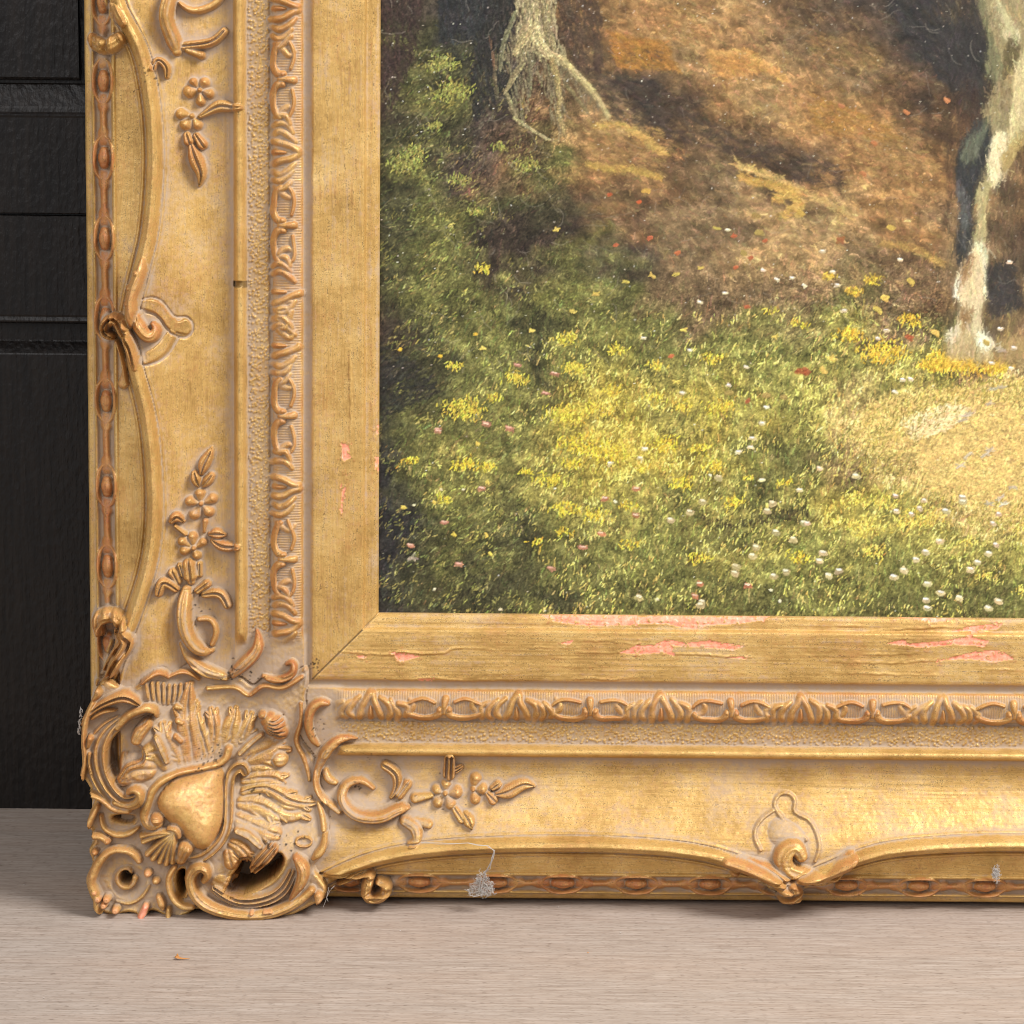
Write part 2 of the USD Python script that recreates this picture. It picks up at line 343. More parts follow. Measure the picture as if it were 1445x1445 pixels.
# ---- ornament band: fine ribbing, leaf clusters and scallops
rib_s = np.where(STILE, V, U)
m = (D > 108) & (D < 150)
H[m] += (0.55 * np.cos(rib_s * 2 * math.pi / 3.7) * sstep(108, 112, D) * sstep(150, 146, D))[m]
wv = (D > 108) & (D < 150); DUST[wv] += 0.42; BOLE[wv] += .30
REFo = gaussian_filter(H, 2.0)
def motif(side, s0, kind):
    band = PF + ('ornament_band' if side == 0 else 'ornament_band_001')
    A = lambda ds, e, w, h: (*along(side, s0 + ds * 1.16, 152.0 - e * 0.98), w, h)
    hs = rng.uniform(.7, 1.08)
    j = lambda a=1.1: rng.normal(0, a)
    if kind == 'leaf':
        lb = label(band + '/leaf_cluster')
        for sg in (-1, 1):
            for pts in ([(13, 2, 4, 8), (10, 16, 3.6, 9), (6, 30, 3.4, 8), (1, 40, 4, 7)],
                        [(22, 2, 3.6, 7), (25, 12, 3.8, 8), (22, 24, 3.6, 8), (13, 34, 2.6, 5)],
                        [(32, 2, 3.6, 7), (35, 11, 3.6, 8.5), (32, 21, 3.6, 8), (23, 30, 2.6, 5)],
                        [(42, 4, 3.4, 6), (45, 12, 3.6, 8), (43, 20, 3.4, 8), (34, 27, 3, 6)],
                        [(46, 10, 3.6, 7), (51, 18, 3.6, 6), (54, 27, 3, 5), (50, 33, 2.2, 3)]):
                if rng.random() < .07: continue
                stroke(lb, [A(sg * a + j(), b + j(), w * 1.6, h * hs * rng.uniform(.6, 1.0)) for a, b, w, h in pts], 'cushion', px=False, ref=REFo, bole=0.3, dust=0.28)
        stroke(lb, [A(0, 3, 5, 6), A(0, 12, 4.2, 7), A(0, 21, 2, 4)], 'ridge', px=False, ref=REFo, bole=0.45)
    else:
        lb = label(band + '/scallop_knot')
        for sg in (-1, 1):
            stroke(lb, [A(sg * a + j(.5), b + j(.5), w * 1.55, h) for a, b, w, h in [(46, 13, 2.6, 6), (40, 7, 3.2, 7), (28, 3.5, 3.4, 7.5), (14, 4, 3.6, 8), (7, 10, 3.6, 8), (6, 18, 2.8, 7)]], 'round', px=False, ref=REFo, bole=0.4, dust=.1)
            stroke(lb, [A(sg * 48, 24, 2.4, 4), A(sg * 40, 30 + j(), 2.8, 5), A(sg * 26, 33, 2.8, 5), A(sg * 13, 29 + j(), 2.6, 5)], 'round', px=False, ref=REFo, bole=.35, dust=.25)
            stroke(lb, [A(sg * 6, 16 + j(), 4.6, 9)], 'round', px=False, ref=REFo, bole=0.45)
        stroke(lb, [A(0, 12, 3.4, 7), A(0, 22, 4.4, 8), A(j(), 33, 5.6, 6.5)], 'round', px=False, ref=REFo, bole=.3, dust=.2)
for y, k in [(-192, 'leaf'), (-90, 'knot'), (12, 'leaf'), (112, 'knot'), (215, 'leaf'), (318, 'knot'), (412, 'leaf'), (488, 'leaf'), (587, 'knot'), (687, 'leaf'), (789, 'knot'), (880, 'leaf')]:
    motif(0, inv(405, y, 34)[1], k)
for x, k in [(523, 'leaf'), (627, 'knot'), (729, 'leaf'), (833, 'knot'), (933, 'leaf'), (1032, 'knot'), (1130, 'leaf'), (1231, 'knot'), (1331, 'leaf'), (1431, 'knot'), (1531, 'leaf'), (1630, 'knot'), (1730, 'leaf')]:
    motif(1, inv(x, 1000, 34)[0], k)

# ---- sanded band: grains
m = (D > 155) & (D < 185.5) & ((U > -190) | (V > -190))
gu = rng.uniform(-190, 935, 90000); gv = rng.uniform(-190, 905, 90000)
gd = np.maximum(-gu, -gv); g = np.stack([gu, gv], -1)[(gd > 155) & (gd < 185.5)]
keep = []; tree = cKDTree(g); alive = np.ones(len(g), bool)
for i in range(len(g)):
    if alive[i]:
        alive[tree.query_ball_point(g[i], 2.7)] = False; keep.append(i)
g = g[keep]; gr = rng.uniform(1.7, 2.6, len(g)); gh = rng.uniform(.8, 2.2, len(g)) * np.where((g[:, 0] > -140) & (g[:, 0] < 0), 0.8, 1)
dd, ii = cKDTree(g).query(np.stack([U[m], V[m]], -1))
H[m] += gh[ii] * np.clip(1 - (dd / gr[ii]) ** 2, 0, 1) ** 0.8
DUST[m] += 0.38 - 0.42 * np.clip(1 - (dd / gr[ii]) ** 2, 0, 1)
# towards the corner the inner mouldings run out under plain dusty ground
wc = np.where(STILE, sstep(-24, -46, V), sstep(-44, -66, U)) * sstep(100, 108, D) * sstep(212, 204, D)
H = H * (1 - wc) + wc * (np.interp(D, [98, 150, 206], [24, 28, 27]) + 2.0)
DUST = DUST * (1 - wc) + wc * 0.62; BOLE *= 1 - wc
REF = gaussian_filter(H, 1.0)

# ---- scroll ribs on the crest
for pts in (LR1, LR2, BR1, BR2):
    vert = pts in (LR1, LR2)
    P = np.column_stack([uvs(pts, 110), np.full(len(pts), 11.0), np.full(len(pts), 21.0)])
    P[0, 2] = P[-1, 2] = 7
    rb = label(PF + 'scroll_rib')
    stroke(rb, P, 'round', px=False, bole=0.06)
    n = np.gradient(P[:, :2], axis=0); n = np.stack([-n[:, 1], n[:, 0]], -1) / np.linalg.norm(n, axis=1, keepdims=True)
    out = P.copy(); cen = np.array([-400.0, 500.0]) if vert else np.array([500.0, -500.0])
    sgn = np.sign(((cen - P[:, :2]) * n).sum(1)); out[:, :2] += n * sgn[:, None] * 16.0; out[:, 2] = 2.4; out[:, 3] = 3.5
    stroke(rb, out, 'round', px=False, dust=0.35)
    inn = P.copy(); inn[:, :2] -= n * sgn[:, None] * 14.0; inn[:, 2] = 2.2; inn[:, 3] = 2.0
    stroke(rb, inn, 'cushion', px=False, dust=0.2)

# ---- corner cartouche: plate with pierced openings
REFB = gaussian_filter(H, 1.0)
plate = outline(zA, [(190, 205), (290, 250), (380, 215), (480, 165), (510, 190), (570, 162), (650, 190), (700, 232), (780, 232), (850, 242), (895, 272), (960, 228), (1060, 232), (1160, 185), (1172, 260), (1160, 340), (1165, 420), (1125, 480), (1150, 560), (1195, 620), (1215, 700), (1240, 790), (1282, 880), (1280, 960), (1250, 1070), (1215, 1110), (1275, 1215), (1262, 1262), (1205, 1300), (1100, 1350), (960, 1374), (820, 1366), (710, 1338), (645, 1318), (600, 1345), (540, 1362), (470, 1340), (425, 1325), (390, 1348), (330, 1335), (240, 1346), (165, 1312), (120, 1235), (113, 1150), (138, 1085), (122, 1030), (148, 985), (122, 900), (132, 830), (148, 785), (108, 700), (86, 590), (84, 450), (108, 350), (150, 270)], 104)
pl = label(PF + 'corner_cartouche')
sl, sd = poly_sdf(plate)
edge = np.full(U.shape, -99.0); edge[sl] = sd
holes = [(zB, [(800, 640), (640, 690), (540, 730), (470, 800), (400, 880), (350, 960), (338, 1080), (350, 1220), (400, 1290), (470, 1230), (560, 1130), (680, 1080), (650, 1000), (570, 930), (600, 800), (700, 735)]),
         (zD, [(395, 320), (440, 352), (520, 377), (585, 357), (605, 325), (560, 306), (480, 298)]),
         (zD, [(525 + 62 * math.cos(t), 930 + 74 * math.sin(t)) for t in np.linspace(0, 2 * math.pi, 13)[:-1]]),
         (zD, [(1068, 870), (1105, 852), (1113, 960), (1122, 1080), (1092, 1124), (1062, 1060), (1042, 970)]),
         (zE, [(205, 1070), (230, 1010), (270, 920), (330, 840), (360, 790), (430, 750), (465, 790), (520, 800), (600, 780), (690, 740), (740, 705), (778, 740), (765, 830), (700, 920), (600, 1000), (500, 1060), (400, 1095), (300, 1105)])]
HOLE = np.full(U.shape, -99.0)
for zf, pts in holes:
    sl2, s2 = poly_sdf(outline(zf, pts, 106)); HOLE[sl2] = np.maximum(HOLE[sl2], s2)
deep = np.full(U.shape, -99.0)
for zf, pts in holes[3:]:
    sl2, s2 = poly_sdf(outline(zf, pts, 106)); deep[sl2] = np.maximum(deep[sl2], s2)
H = np.where(deep > -16, np.minimum(H, -4 + 9 * sstep(0, -16, deep)), H)
solid = np.minimum(edge, -HOLE)
inp = solid > 0
thick = 9 * np.clip(solid / 5, 0, 1) ** 0.5
H = np.where(inp, PLATE - 2 + thick, H)
VALID = (D >= 0) & (D <= RIM) | (inp & (D > 0))
LAB[inp] = pl; DUST[inp] = 0.5; BOLE[inp] = 0.0; CHIP[inp] = 0
REF = np.where(inp, gaussian_filter(PLATE, 2) + 6, REFB)
CC = PF + 'corner_cartouche/'
def orn(path, P, prof='round', **k):
    k['dust'] = k.get('dust', 0.0) + .24; k['bole'] = k.get('bole', 0.12) + .02
    P = np.array(P, float); P[:, 3] *= 1.15
    stroke(label(CC + path) if isinstance(path, str) else path, P, prof, **k)
def dent(P, **k):
    stroke(None, P, 'cushion', mode='add', **k)
# dished hollows
dent(zD((560, 960, 190, -9)), dust=0.15); dent(zD((500, 410, 120, -5)), dust=0.1); dent(zD((1060, 1000, 90, -6)))
dent(zA((960, 1190, 120, -6))); dent(zA((230, 590, 60, -5), (260, 700, 60, -5)))
# swelling body of the shell under the leaves
sl, sd = poly_sdf(outline(zA, [(270, 690), (330, 560), (430, 480), (560, 400), (700, 400), (860, 420), (1000, 500), (1040, 620), (1100, 720), (1120, 830), (1050, 950), (960, 1060), (850, 1120), (720, 1200), (620, 1100), (480, 1000), (400, 900), (330, 780)], 104))
body = 8 * sstep(-6, 18, sd); body[HOLE[sl] > -6] = 0
H[sl] += np.where(inp[sl], body, 0); REF[sl] += np.where(inp[sl], body, 0)
# left C scroll and its hood leaves
c = label(CC + 'c_scroll')
orn(c, zA((262, 398, 20, 7), (212, 440, 36, 11), (168, 510, 50, 14), (160, 600, 54, 16), (188, 695, 50, 17), (240, 768, 44, 19), (300, 800, 42, 21), (345, 790, 36, 22)), 'fluted', dust=0.4)
orn(c, zA((140, 320, 14, 15), (108, 400, 14, 17), (98, 500, 13, 18), (103, 600, 13, 18), (125, 700, 15, 18), (175, 780, 19, 19), (245, 830, 22, 20), (310, 838, 22, 20)), bole=0.2)
orn(c, zA((250, 800, 24, 20), (310, 815, 32, 22), (355, 800, 34, 24), (368, 765, 28, 25), (345, 742, 24, 24), (315, 752, 18, 21)), bole=0.16)
hl = label(CC + 'hood_leaf')
orn(hl, zB((110, 660, 25, 10), (230, 570, 42, 16), (380, 495, 56, 21), (520, 468, 66, 23), (610, 505, 52, 20), (660, 540, 24, 12)), 'vein', bole=0.25)
orn(hl, zB((180, 680, 18, 10), (300, 610, 26, 14), (420, 595, 14, 10)), bole=0.1)
orn('hood_leaf', zB((430, 770, 40, 8), (540, 660, 46, 13), (660, 600, 48, 17), (770, 580, 52, 19), (830, 625, 34, 15), (840, 660, 16, 8)), 'round', bole=0.15)
orn('drop', zB((245, 320, 42, 16), (235, 400, 44, 17), (195, 490, 24, 10)), bole=0.2)
orn('drop', zB((165, 880, 40, 22), (140, 965, 26, 16)), bole=0.1); orn('drop', zB((155, 1035, 24, 18), (150, 1120, 16, 17), (182, 1240, 14, 15)), bole=0.1)
# ring round the small opening, lower left
s_ = label(CC + 'small_scroll')
orn(s_, zD((235, 205, 30, 12), (185, 300, 34, 16), (182, 420, 36, 17), (240, 510, 38, 17), (330, 560, 40, 16)), bole=0.1)
orn(s_, zD((270, 300, 24, 9), (300, 420, 30, 10), (420, 495, 34, 10), (560, 480, 32, 10), (650, 420, 22, 8)), dust=0.3)
orn('knob', zD((330, 560, 42, 19)), bole=0.3); orn('knob', zD((205, 675, 40, 17)), bole=0.3)
# the eye scroll
e_ = label(CC + 'eye_scroll')
orn(e_, zD((655, 760, 34, 14), (600, 690, 46, 18), (500, 650, 40, 19), (380, 660, 42, 20), (265, 755, 48, 22), (195, 880, 50, 22), (175, 1000, 46, 20), (225, 1130, 48, 18), (320, 1235, 46, 16), (470, 1285, 36, 14), (600, 1290, 28, 11)), bole=0.12)
orn(e_, zD(*[(525 + 92 * math.cos(t), 930 + 102 * math.sin(t), 26, 2) for t in np.linspace(0, 2 * math.pi, 15)[:-1]]), 'cushion', closed=True, dust=0.4)
orn(e_, zD((430, 1170, 18, 3), (560, 1190, 20, 4), (690, 1120, 20, 4), (765, 1010, 16, 3)), dust=0.3)
orn('knob', zD((745, 890, 46, 18)), chip=0.25); orn('knob', zD((830, 965, 44, 12)), bole=0.15)
for a, b, r in [(205, 1080, 34), (240, 1150, 40), (330, 1150, 44), (300, 1210, 40), (420, 1260, 44)]:
    orn(e_, zD((a, b, r, 20)), 'flat', chip=0.32)
orn('drip', zD((725, 1225, 36, 17), (715, 1275, 52, 16)), chip=1.0)
orn('drop', zD((860, 1130, 36, 15), (885, 1200, 44, 16), (900, 1240, 30, 10)), bole=0.35)
r_ = label(CC + 'small_scroll')
orn(r_, zD((1020, 820, 30, 12), (965, 920, 34, 15), (965, 1050, 36, 15), (1020, 1160, 40, 17), (1110, 1225, 44, 18), (1200, 1225, 40, 17)), dust=0.25)
orn(r_, zD((960, 1250, 30, 12), (1050, 1305, 38, 14), (1160, 1300, 40, 14), (1230, 1250, 30, 12)), bole=0.1)
# bottom C scroll
b_ = label(CC + 'c_scroll')
orn(b_, zA((735, 1225, 22, 9), (830, 1278, 28, 12), (950, 1280, 32, 12), (1060, 1225, 32, 12), (1105, 1150, 26, 10)), 'fluted', dust=0.5)
orn(b_, zA((680, 1180, 18, 18), (695, 1150, 24, 22), (668, 1120, 30, 24), (628, 1140, 32, 25), (618, 1205, 32, 25), (660, 1280, 34, 24), (760, 1330, 32, 23), (890, 1350, 30, 22), (1020, 1335, 30, 20), (1130, 1285, 28, 18), (1200, 1230, 24, 14)), bole=0.18)
orn('leaf', zE((925, 735, 46, 17), (985, 840, 76, 26), (975, 970, 66, 25), (910, 1090, 42, 19), (850, 1180, 18, 10)), bole=0.35)
orn('knob', zE((1150, 1120, 54, 14), (1190, 1125, 40, 12)), chip=0.12); orn('knob', zE((470, 1290, 34, 24)), chip=0.3); orn('knob', zE((600, 1280, 30, 22), (670, 1275, 36, 22)), chip=0.22)
# pear boss with its rim
bo = label(CC + 'pear_boss')
sl, sd = poly_sdf(outline(zA, [(452, 800), (490, 735), (560, 690), (640, 672), (735, 664), (762, 720), (772, 800), (772, 880), (745, 960), (690, 1030), (630, 1020), (570, 950), (500, 890)], 118))
ins = sd > 0; t = np.clip(sd / 34, 0, 1)
nh = gaussian_filter(REF[sl], 6) + 27 * np.sqrt(1 - (1 - t) ** 2); Hs = H[sl]; Hs[ins] = nh[ins]; Hs[ins] = np.maximum(nh, 0)[ins]
Hs[...] = np.where(ins, gaussian_filter(np.where(ins, nh, REF[sl] + 2), 3.5), Hs)
LAB[sl][ins] = bo; DUST[sl][ins] = -.3; BOLE[sl][ins] = 0.3
k_ = label(CC + 'boss_rim')
orn(k_, zA((455, 905, 26, 17), (420, 915, 30, 19), (393, 885, 28, 18), (402, 815, 24, 16), (438, 735, 21, 16), (520, 672, 20, 16), (630, 640, 20, 17), (720, 622, 20, 17), (785, 585, 22, 17), (800, 540, 22, 16)), bole=0.16)
orn(k_, zA((880, 655, 22, 18), (862, 632, 26, 21), (828, 645, 26, 20), (804, 710, 22, 17), (800, 850, 21, 17), (784, 950, 21, 17), (730, 1028, 21, 17), (665, 1072, 20, 14), (610, 1080, 14, 9)), 'gutter', dust=0.2, bole=0.1)
orn('knob', zA((448, 888, 34, 24)), bole=0.35); orn('knob', zA((588, 1028, 40, 22), (565, 1075, 34, 15)), bole=0.22)
# little fan shell
sh = label(CC + 'fan_shell')
for ex, ey in [(690, 505), (705, 560), (745, 690), (800, 735), (870, 765), (935, 785), (1000, 770)]:
    orn(sh, zD((1020, 460, 34, 20), ((1020 + ex) / 2, (460 + ey) / 2 - 8, 34, 19), (ex, ey, 36, 15)), 'round', bole=0.06)
orn(sh, zD((960, 430, 26, 18), (1030, 440, 40, 22), (1065, 510, 30, 16)), bole=0.3)
def acanthus(P, **k):
    lb = label(CC + 'leaf'); Q_ = smooth_path(place(np.asarray(P, float))); w0 = Q_[:, 2].max()
    stroke(lb, Q_, 'vein', px=False, **k)
    if w0 < 7 or len(Q_) < 12: return
    tg = np.gradient(Q_[:, :2], axis=0); tg /= np.linalg.norm(tg, axis=1, keepdims=True) + 1e-9; nn = np.stack([-tg[:, 1], tg[:, 0]], -1)
    for t in np.linspace(.3, .82, int(np.clip(len(Q_) * .6 / w0 / 1.9, 2, 3))):
        i = int(t * (len(Q_) - 1)); w = Q_[i, 2]; h = Q_[i, 3]
        for sg in (-1, 1):
            a = Q_[i, :2]; j1, j2, j3 = rng.uniform(.85, 1.15, 3)
            if rng.random() < .25: continue
            pts = [(*(a - tg[i] * w * .5), w * .5, h * .8), (*(a + nn[i] * sg * w * .55 * j1 + tg[i] * w * .25 * j2), w * .55, h * .92), (*(a + nn[i] * sg * w * .95 * j1 + tg[i] * w * .95 * j3), w * .32, h * .72)]
            stroke(lb, pts, 'vein', px=False, **k)
# acanthus leaves round the boss
for P in [zA((285, 700, 22, 8), (340, 645, 60, 15), (395, 640, 44, 12)),
          zA((392, 590, 22, 6), (440, 555, 44, 13), (500, 612, 30, 9)),
          zA((545, 610, 48, 8), (515, 540, 46, 12), (490, 480, 32, 12), (480, 420, 16, 9)),
          zA((625, 590, 46, 9), (615, 490, 50, 17), (602, 395, 42, 20), (604, 300, 30, 19), (614, 220, 9, 10)),
          zA((695, 560, 26, 9), (672, 470, 24, 15), (650, 400, 20, 16), (636, 310, 14, 14)),
          zA((722, 530, 30, 8), (732, 440, 28, 14), (722, 372, 22, 15), (716, 345, 12, 8)),
          zA((800, 530, 50, 8), (812, 440, 42, 15), (830, 372, 24, 17), (836, 342, 12, 10)),
          zA((850, 520, 40, 8), (885, 440, 30, 14), (912, 370, 14, 10)),
          zA((872, 592, 30, 10), (950, 560, 52, 16), (1015, 530, 44, 14), (1058, 508, 18, 8)),
          zA((900, 615, 30, 10), (960, 615, 40, 13), (1018, 632, 14, 8)),
          zA((880, 692, 20, 8), (960, 680, 34, 13), (1040, 690, 30, 12), (1068, 705, 12, 6)),
          zA((880, 745, 20, 10), (980, 728, 26, 16), (1062, 768, 30, 19), (1140, 800, 26, 17), (1232, 800, 7, 8)),
          zA((1020, 800, 20, 10), (1095, 842, 40, 15), (1185, 828, 18, 8)),
          zA((870, 800, 28, 9), (950, 812, 38, 14), (1030, 855, 34, 13)),
          zA((855, 880, 30, 9), (930, 915, 34, 12), (1015, 950, 36, 14)),
          zA((820, 1000, 20, 8), (868, 1030, 26, 10), (905, 1066, 18, 8)),
          zA((590, 640, 30, 8), (566, 560, 26, 10), (540, 470, 16, 7)), zA((765, 590, 30, 8), (772, 500, 26, 10), (776, 420, 16, 8)), zA((690, 610, 30, 7), (694, 520, 22, 9), (690, 450, 14, 7)),
          zA((800, 1050, 22, 8), (812, 1095, 28, 10)), zA((760, 1195, 40, 6), (790, 1210, 20, 5))]:
    P = P.copy(); P[:, 2] *= 1.3; P[:, 3] *= .72
    acanthus(P, bole=float(rng.uniform(0.1, 0.34)), dust=float(rng.uniform(.15, .35)))
for P in [zA((558, 400, 22, 13), (575, 410, 22, 14)), zA((550, 335, 18, 12), (572, 340, 18, 13)), zA((1050, 590, 42, 13)), zA((545, 480, 18, 12), (570, 500, 20, 12))]:
    orn('lobe', P, bole=0.15, dust=0.1)
for P in [zA((450, 480, 15, 14), (478, 540, 19, 15), (500, 600, 15, 12)), zA((855, 562, 14, 13), (905, 512, 17, 14), (958, 470, 14, 12)), zA((842, 935, 18, 12), (895, 955, 24, 13), (955, 1012, 18, 10))]:
    orn('bar', P, 'flat', bole=0.0, dust=0.6)
orn('curled_leaf', zA((1010, 1030, 32, 19), (965, 1082, 38, 23), (925, 1122, 28, 18)), 'fluted', bole=0.2)
orn('curled_leaf', zA((400, 425, 30, 18), (375, 455, 32, 19), (350, 500, 28, 17)), bole=0.2)
orn('ring', zA(*[(1165 + 38 * math.cos(t), 990 + 24 * math.sin(t), 7, 4) for t in np.linspace(0, 2 * math.pi, 11)[:-1]]), closed=True, dust=0.3)
q_ = label(CC + 'edge_scroll')
orn(q_, zA((1236, 800, 14, 8), (1255, 870, 16, 10), (1262, 930, 16, 11)), dust=0.3)
orn(q_, zA((1268, 960, 16, 10), (1262, 1010, 22, 14), (1235, 1050, 22, 13), (1212, 1072, 12, 7)), bole=0.1)
# snail shell
sn = label(CC + 'snail_shell')
orn(sn, zA((995, 405, 52, 24), (1022, 438, 62, 30), (1045, 462, 50, 24)), 'cushion', bole=0.26)
for t in range(5):
    dent(zA((985 + t * 4, 440 - t * 13, 3, -1), (1030 + t * 3, 455 - t * 17, 6, -6), (1080 - t * 3, 468 - t * 24, 4, -4)), dust=.25)
orn(sn, zA((965, 378, 26, 20)), chip=0.0, dust=0.4)
# upper rims of the plate
t_ = label(CC + 'shell_edge')
orn(t_, zA((380, 218, 13, 10), (420, 190, 14, 13), (470, 172, 15, 14), (508, 190, 11, 8)), bole=0.4)
orn(t_, zA((512, 190, 10, 8), (565, 168, 12, 11), (610, 172, 13, 12), (655, 200, 10, 7)), bole=0.15)
orn(t_, zA((700, 246, 12, 8), (780, 240, 13, 9), (850, 250, 13, 9), (895, 278, 12, 8), (960, 238, 13, 11), (1055, 242, 16, 12), (1115, 215, 16, 12), (1155, 190, 12, 9)), bole=0.12)
for i in range(9):
    orn(t_, zA((400 + i * 28, 225 - 6 * math.sin(i), 9, 6), (408 + i * 26, 275, 10, 6), (420 + i * 22, 320, 8, 3)), dust=0.35)
orn(t_, zA((1150, 320, 10, 6), (1148, 420, 12, 8), (1128, 500, 13, 8), (1160, 575, 13, 8), (1192, 690, 9, 6)), dust=0.2)

REF = gaussian_filter(H, 0.8)
REF = np.where(LAB == pl, REF, np.minimum(REF, H))
# ---- floral sprays
def spray(items):
    root = numbered(PF + 'floral_spray'); NAMES.append((root, 'group'))
    for name, prof, bole, lists in items:
        lb = label(root + '/' + name)
        for P in lists:
            P = np.array(P, float); P[:, 3] *= 1.2
            if name in ('leaf', 'bud', 'stem'): P[:, 2] *= 1.15
            stroke(lb, P, prof, bole=bole + .08, dust=0.3)
def petals(zf, c, ps, cr):
    return [zf((a, b, r * 1.12, 10), (a * .65 + c[0] * .35, b * .65 + c[1] * .35, r * .95, 8), (a * .3 + c[0] * .7, b * .3 + c[1] * .7, r * .6, 6)) for a, b, r in ps] + [zf((c[0], c[1], cr, 13))]
REFS = REF
spray([('scroll', 'round', 0.12, [zI((620, 960, 28, 10), (610, 1020, 40, 20), (604, 1100, 42, 26), (618, 1190, 42, 28), (660, 1262, 40, 26), (720, 1292, 30, 18), (752, 1285, 18, 10))]),
       ('scroll', 'round', 0.05, [zI((690, 1118, 16, 8), (750, 1122, 18, 10), (778, 1180, 18, 12), (758, 1252, 16, 10))]),
       ('scroll', 'round', 0.05, [zI((600, 1250, 20, 8), (640, 1330, 30, 15), (730, 1398, 36, 18), (830, 1425, 24, 12))]),
       ('leaf', 'round', 0.25, [zI((868, 1412, 24, 14), (945, 1345, 34, 22), (1004, 1262, 28, 19), (1000, 1180, 10, 8))]),
       ('leaf', 'vein', 0.12, [zI((470, 980, 20, 13), (495, 925, 26, 16), (560, 955, 20, 10))]), ('leaf', 'vein', 0.1, [zI((548, 870, 24, 11), (572, 918, 18, 8))]),
       ('bud', 'vein', 0.05, [zI((632, 830, 34, 14), (640, 890, 34, 14), (645, 915, 20, 8)), zI((585, 830, 14, 10), (600, 880, 14, 9)), zI((690, 820, 14, 8), (690, 880, 14, 8))]),
       ('leaf', 'vein', 0.1, [zI((680, 965, 18, 9), (728, 930, 22, 13))]), ('leaf', 'vein', 0.15, [zI((720, 985, 20, 9), (800, 985, 26, 14), (838, 1042, 22, 14))]),
       ('flower', 'cushion', 0.08, petals(zF, (520, 505), [(515, 425, 46), (608, 465, 44), (582, 565, 46), (472, 585, 48), (438, 485, 44)], 26)),
       ('flower', 'cushion', 0.08, petals(zF, (462, 855), [(455, 765, 44), (532, 808, 36), (486, 910, 40), (392, 872, 42), (378, 800, 42)], 26)),
       ('leaf', 'vein', 0.2, [zF((288, 645, 20, 10), (330, 612, 40, 14), (378, 640, 16, 8))]), ('stem', 'round', 0.0, [zF((320, 680, 14, 8), (400, 745, 14, 8)), zF((556, 640, 22, 9), (545, 725, 9, 5))]),
       ('leaf', 'vein', 0.1, [zF((525, 265, 18, 10), (552, 180, 44, 13), (595, 95, 24, 10), (605, 62, 5, 5))]), ('leaf', 'vein', 0.1, [zF((470, 270, 24, 10), (480, 310, 36, 12), (508, 372, 12, 5))]), ('leaf', 'vein', 0.1, [zF((600, 285, 26, 11), (575, 320, 36, 12), (525, 370, 12, 5))]),
       ('bud', 'vein', 0.1, [zF((595, 742, 20, 8), (645, 742, 44, 12), (700, 748, 18, 8))]), ('leaf', 'vein', 0.25, [zF((610, 795, 18, 9), (700, 840, 42, 15), (800, 852, 22, 10))])])
spray([('scroll', 'round', 0.12, [zJ((735, -60, 50, 26), (705, 20, 54, 27), (690, 100, 54, 27), (705, 190, 56, 24), (745, 290, 58, 18), (770, 370, 36, 10))]),
       ('leaf', 'vein', 0.1, [zJ((820, 335, 30, 9), (940, 322, 32, 14), (1040, 295, 30, 16), (1112, 228, 26, 15))]), ('leaf', 'round', 0.1, [zJ((850, 360, 24, 9), (950, 400, 28, 12))]),
       ('leaf', 'vein', 0.1, [zJ((595, 500, 18, 8), (638, 440, 24, 11), (690, 480, 26, 12), (698, 555, 16, 8))]), ('scroll', 'round', 0.1, [zJ((790, 20, 16, 10), (870, 70, 24, 12), (975, 62, 28, 12), (1075, 0, 28, 12), (1120, -80, 26, 12))]),
       ('flower', 'cushion', 0.12, petals(zJ, (938, 655), [(892, 598, 32), (972, 602, 40), (1008, 680, 38), (945, 735, 38), (868, 665, 50)], 24)),
       ('flower', 'cushion', 0.12, petals(zJ, (880, 845), [(803, 830, 40), (838, 905, 46), (922, 908, 38)], 22)),
       ('leaf', 'vein', 0.1, [zJ((845, 985, 24, 10), (858, 1025, 34, 12))]), ('leaf', 'vein', 0.1, [zJ((915, 990, 24, 10), (955, 1050, 36, 12))]),
       ('leaf', 'vein', 0.1, [zJ((880, 1070, 24, 10), (918, 1180, 48, 16), (948, 1280, 32, 13), (935, 1352, 7, 5))]),
       ('leaf', 'vein', 0.05, [zJ((935, 850, 12, 7), (1000, 812, 26, 11), (1090, 772, 42, 13), (1175, 782, 30, 13), (1235, 782, 16, 10))])])
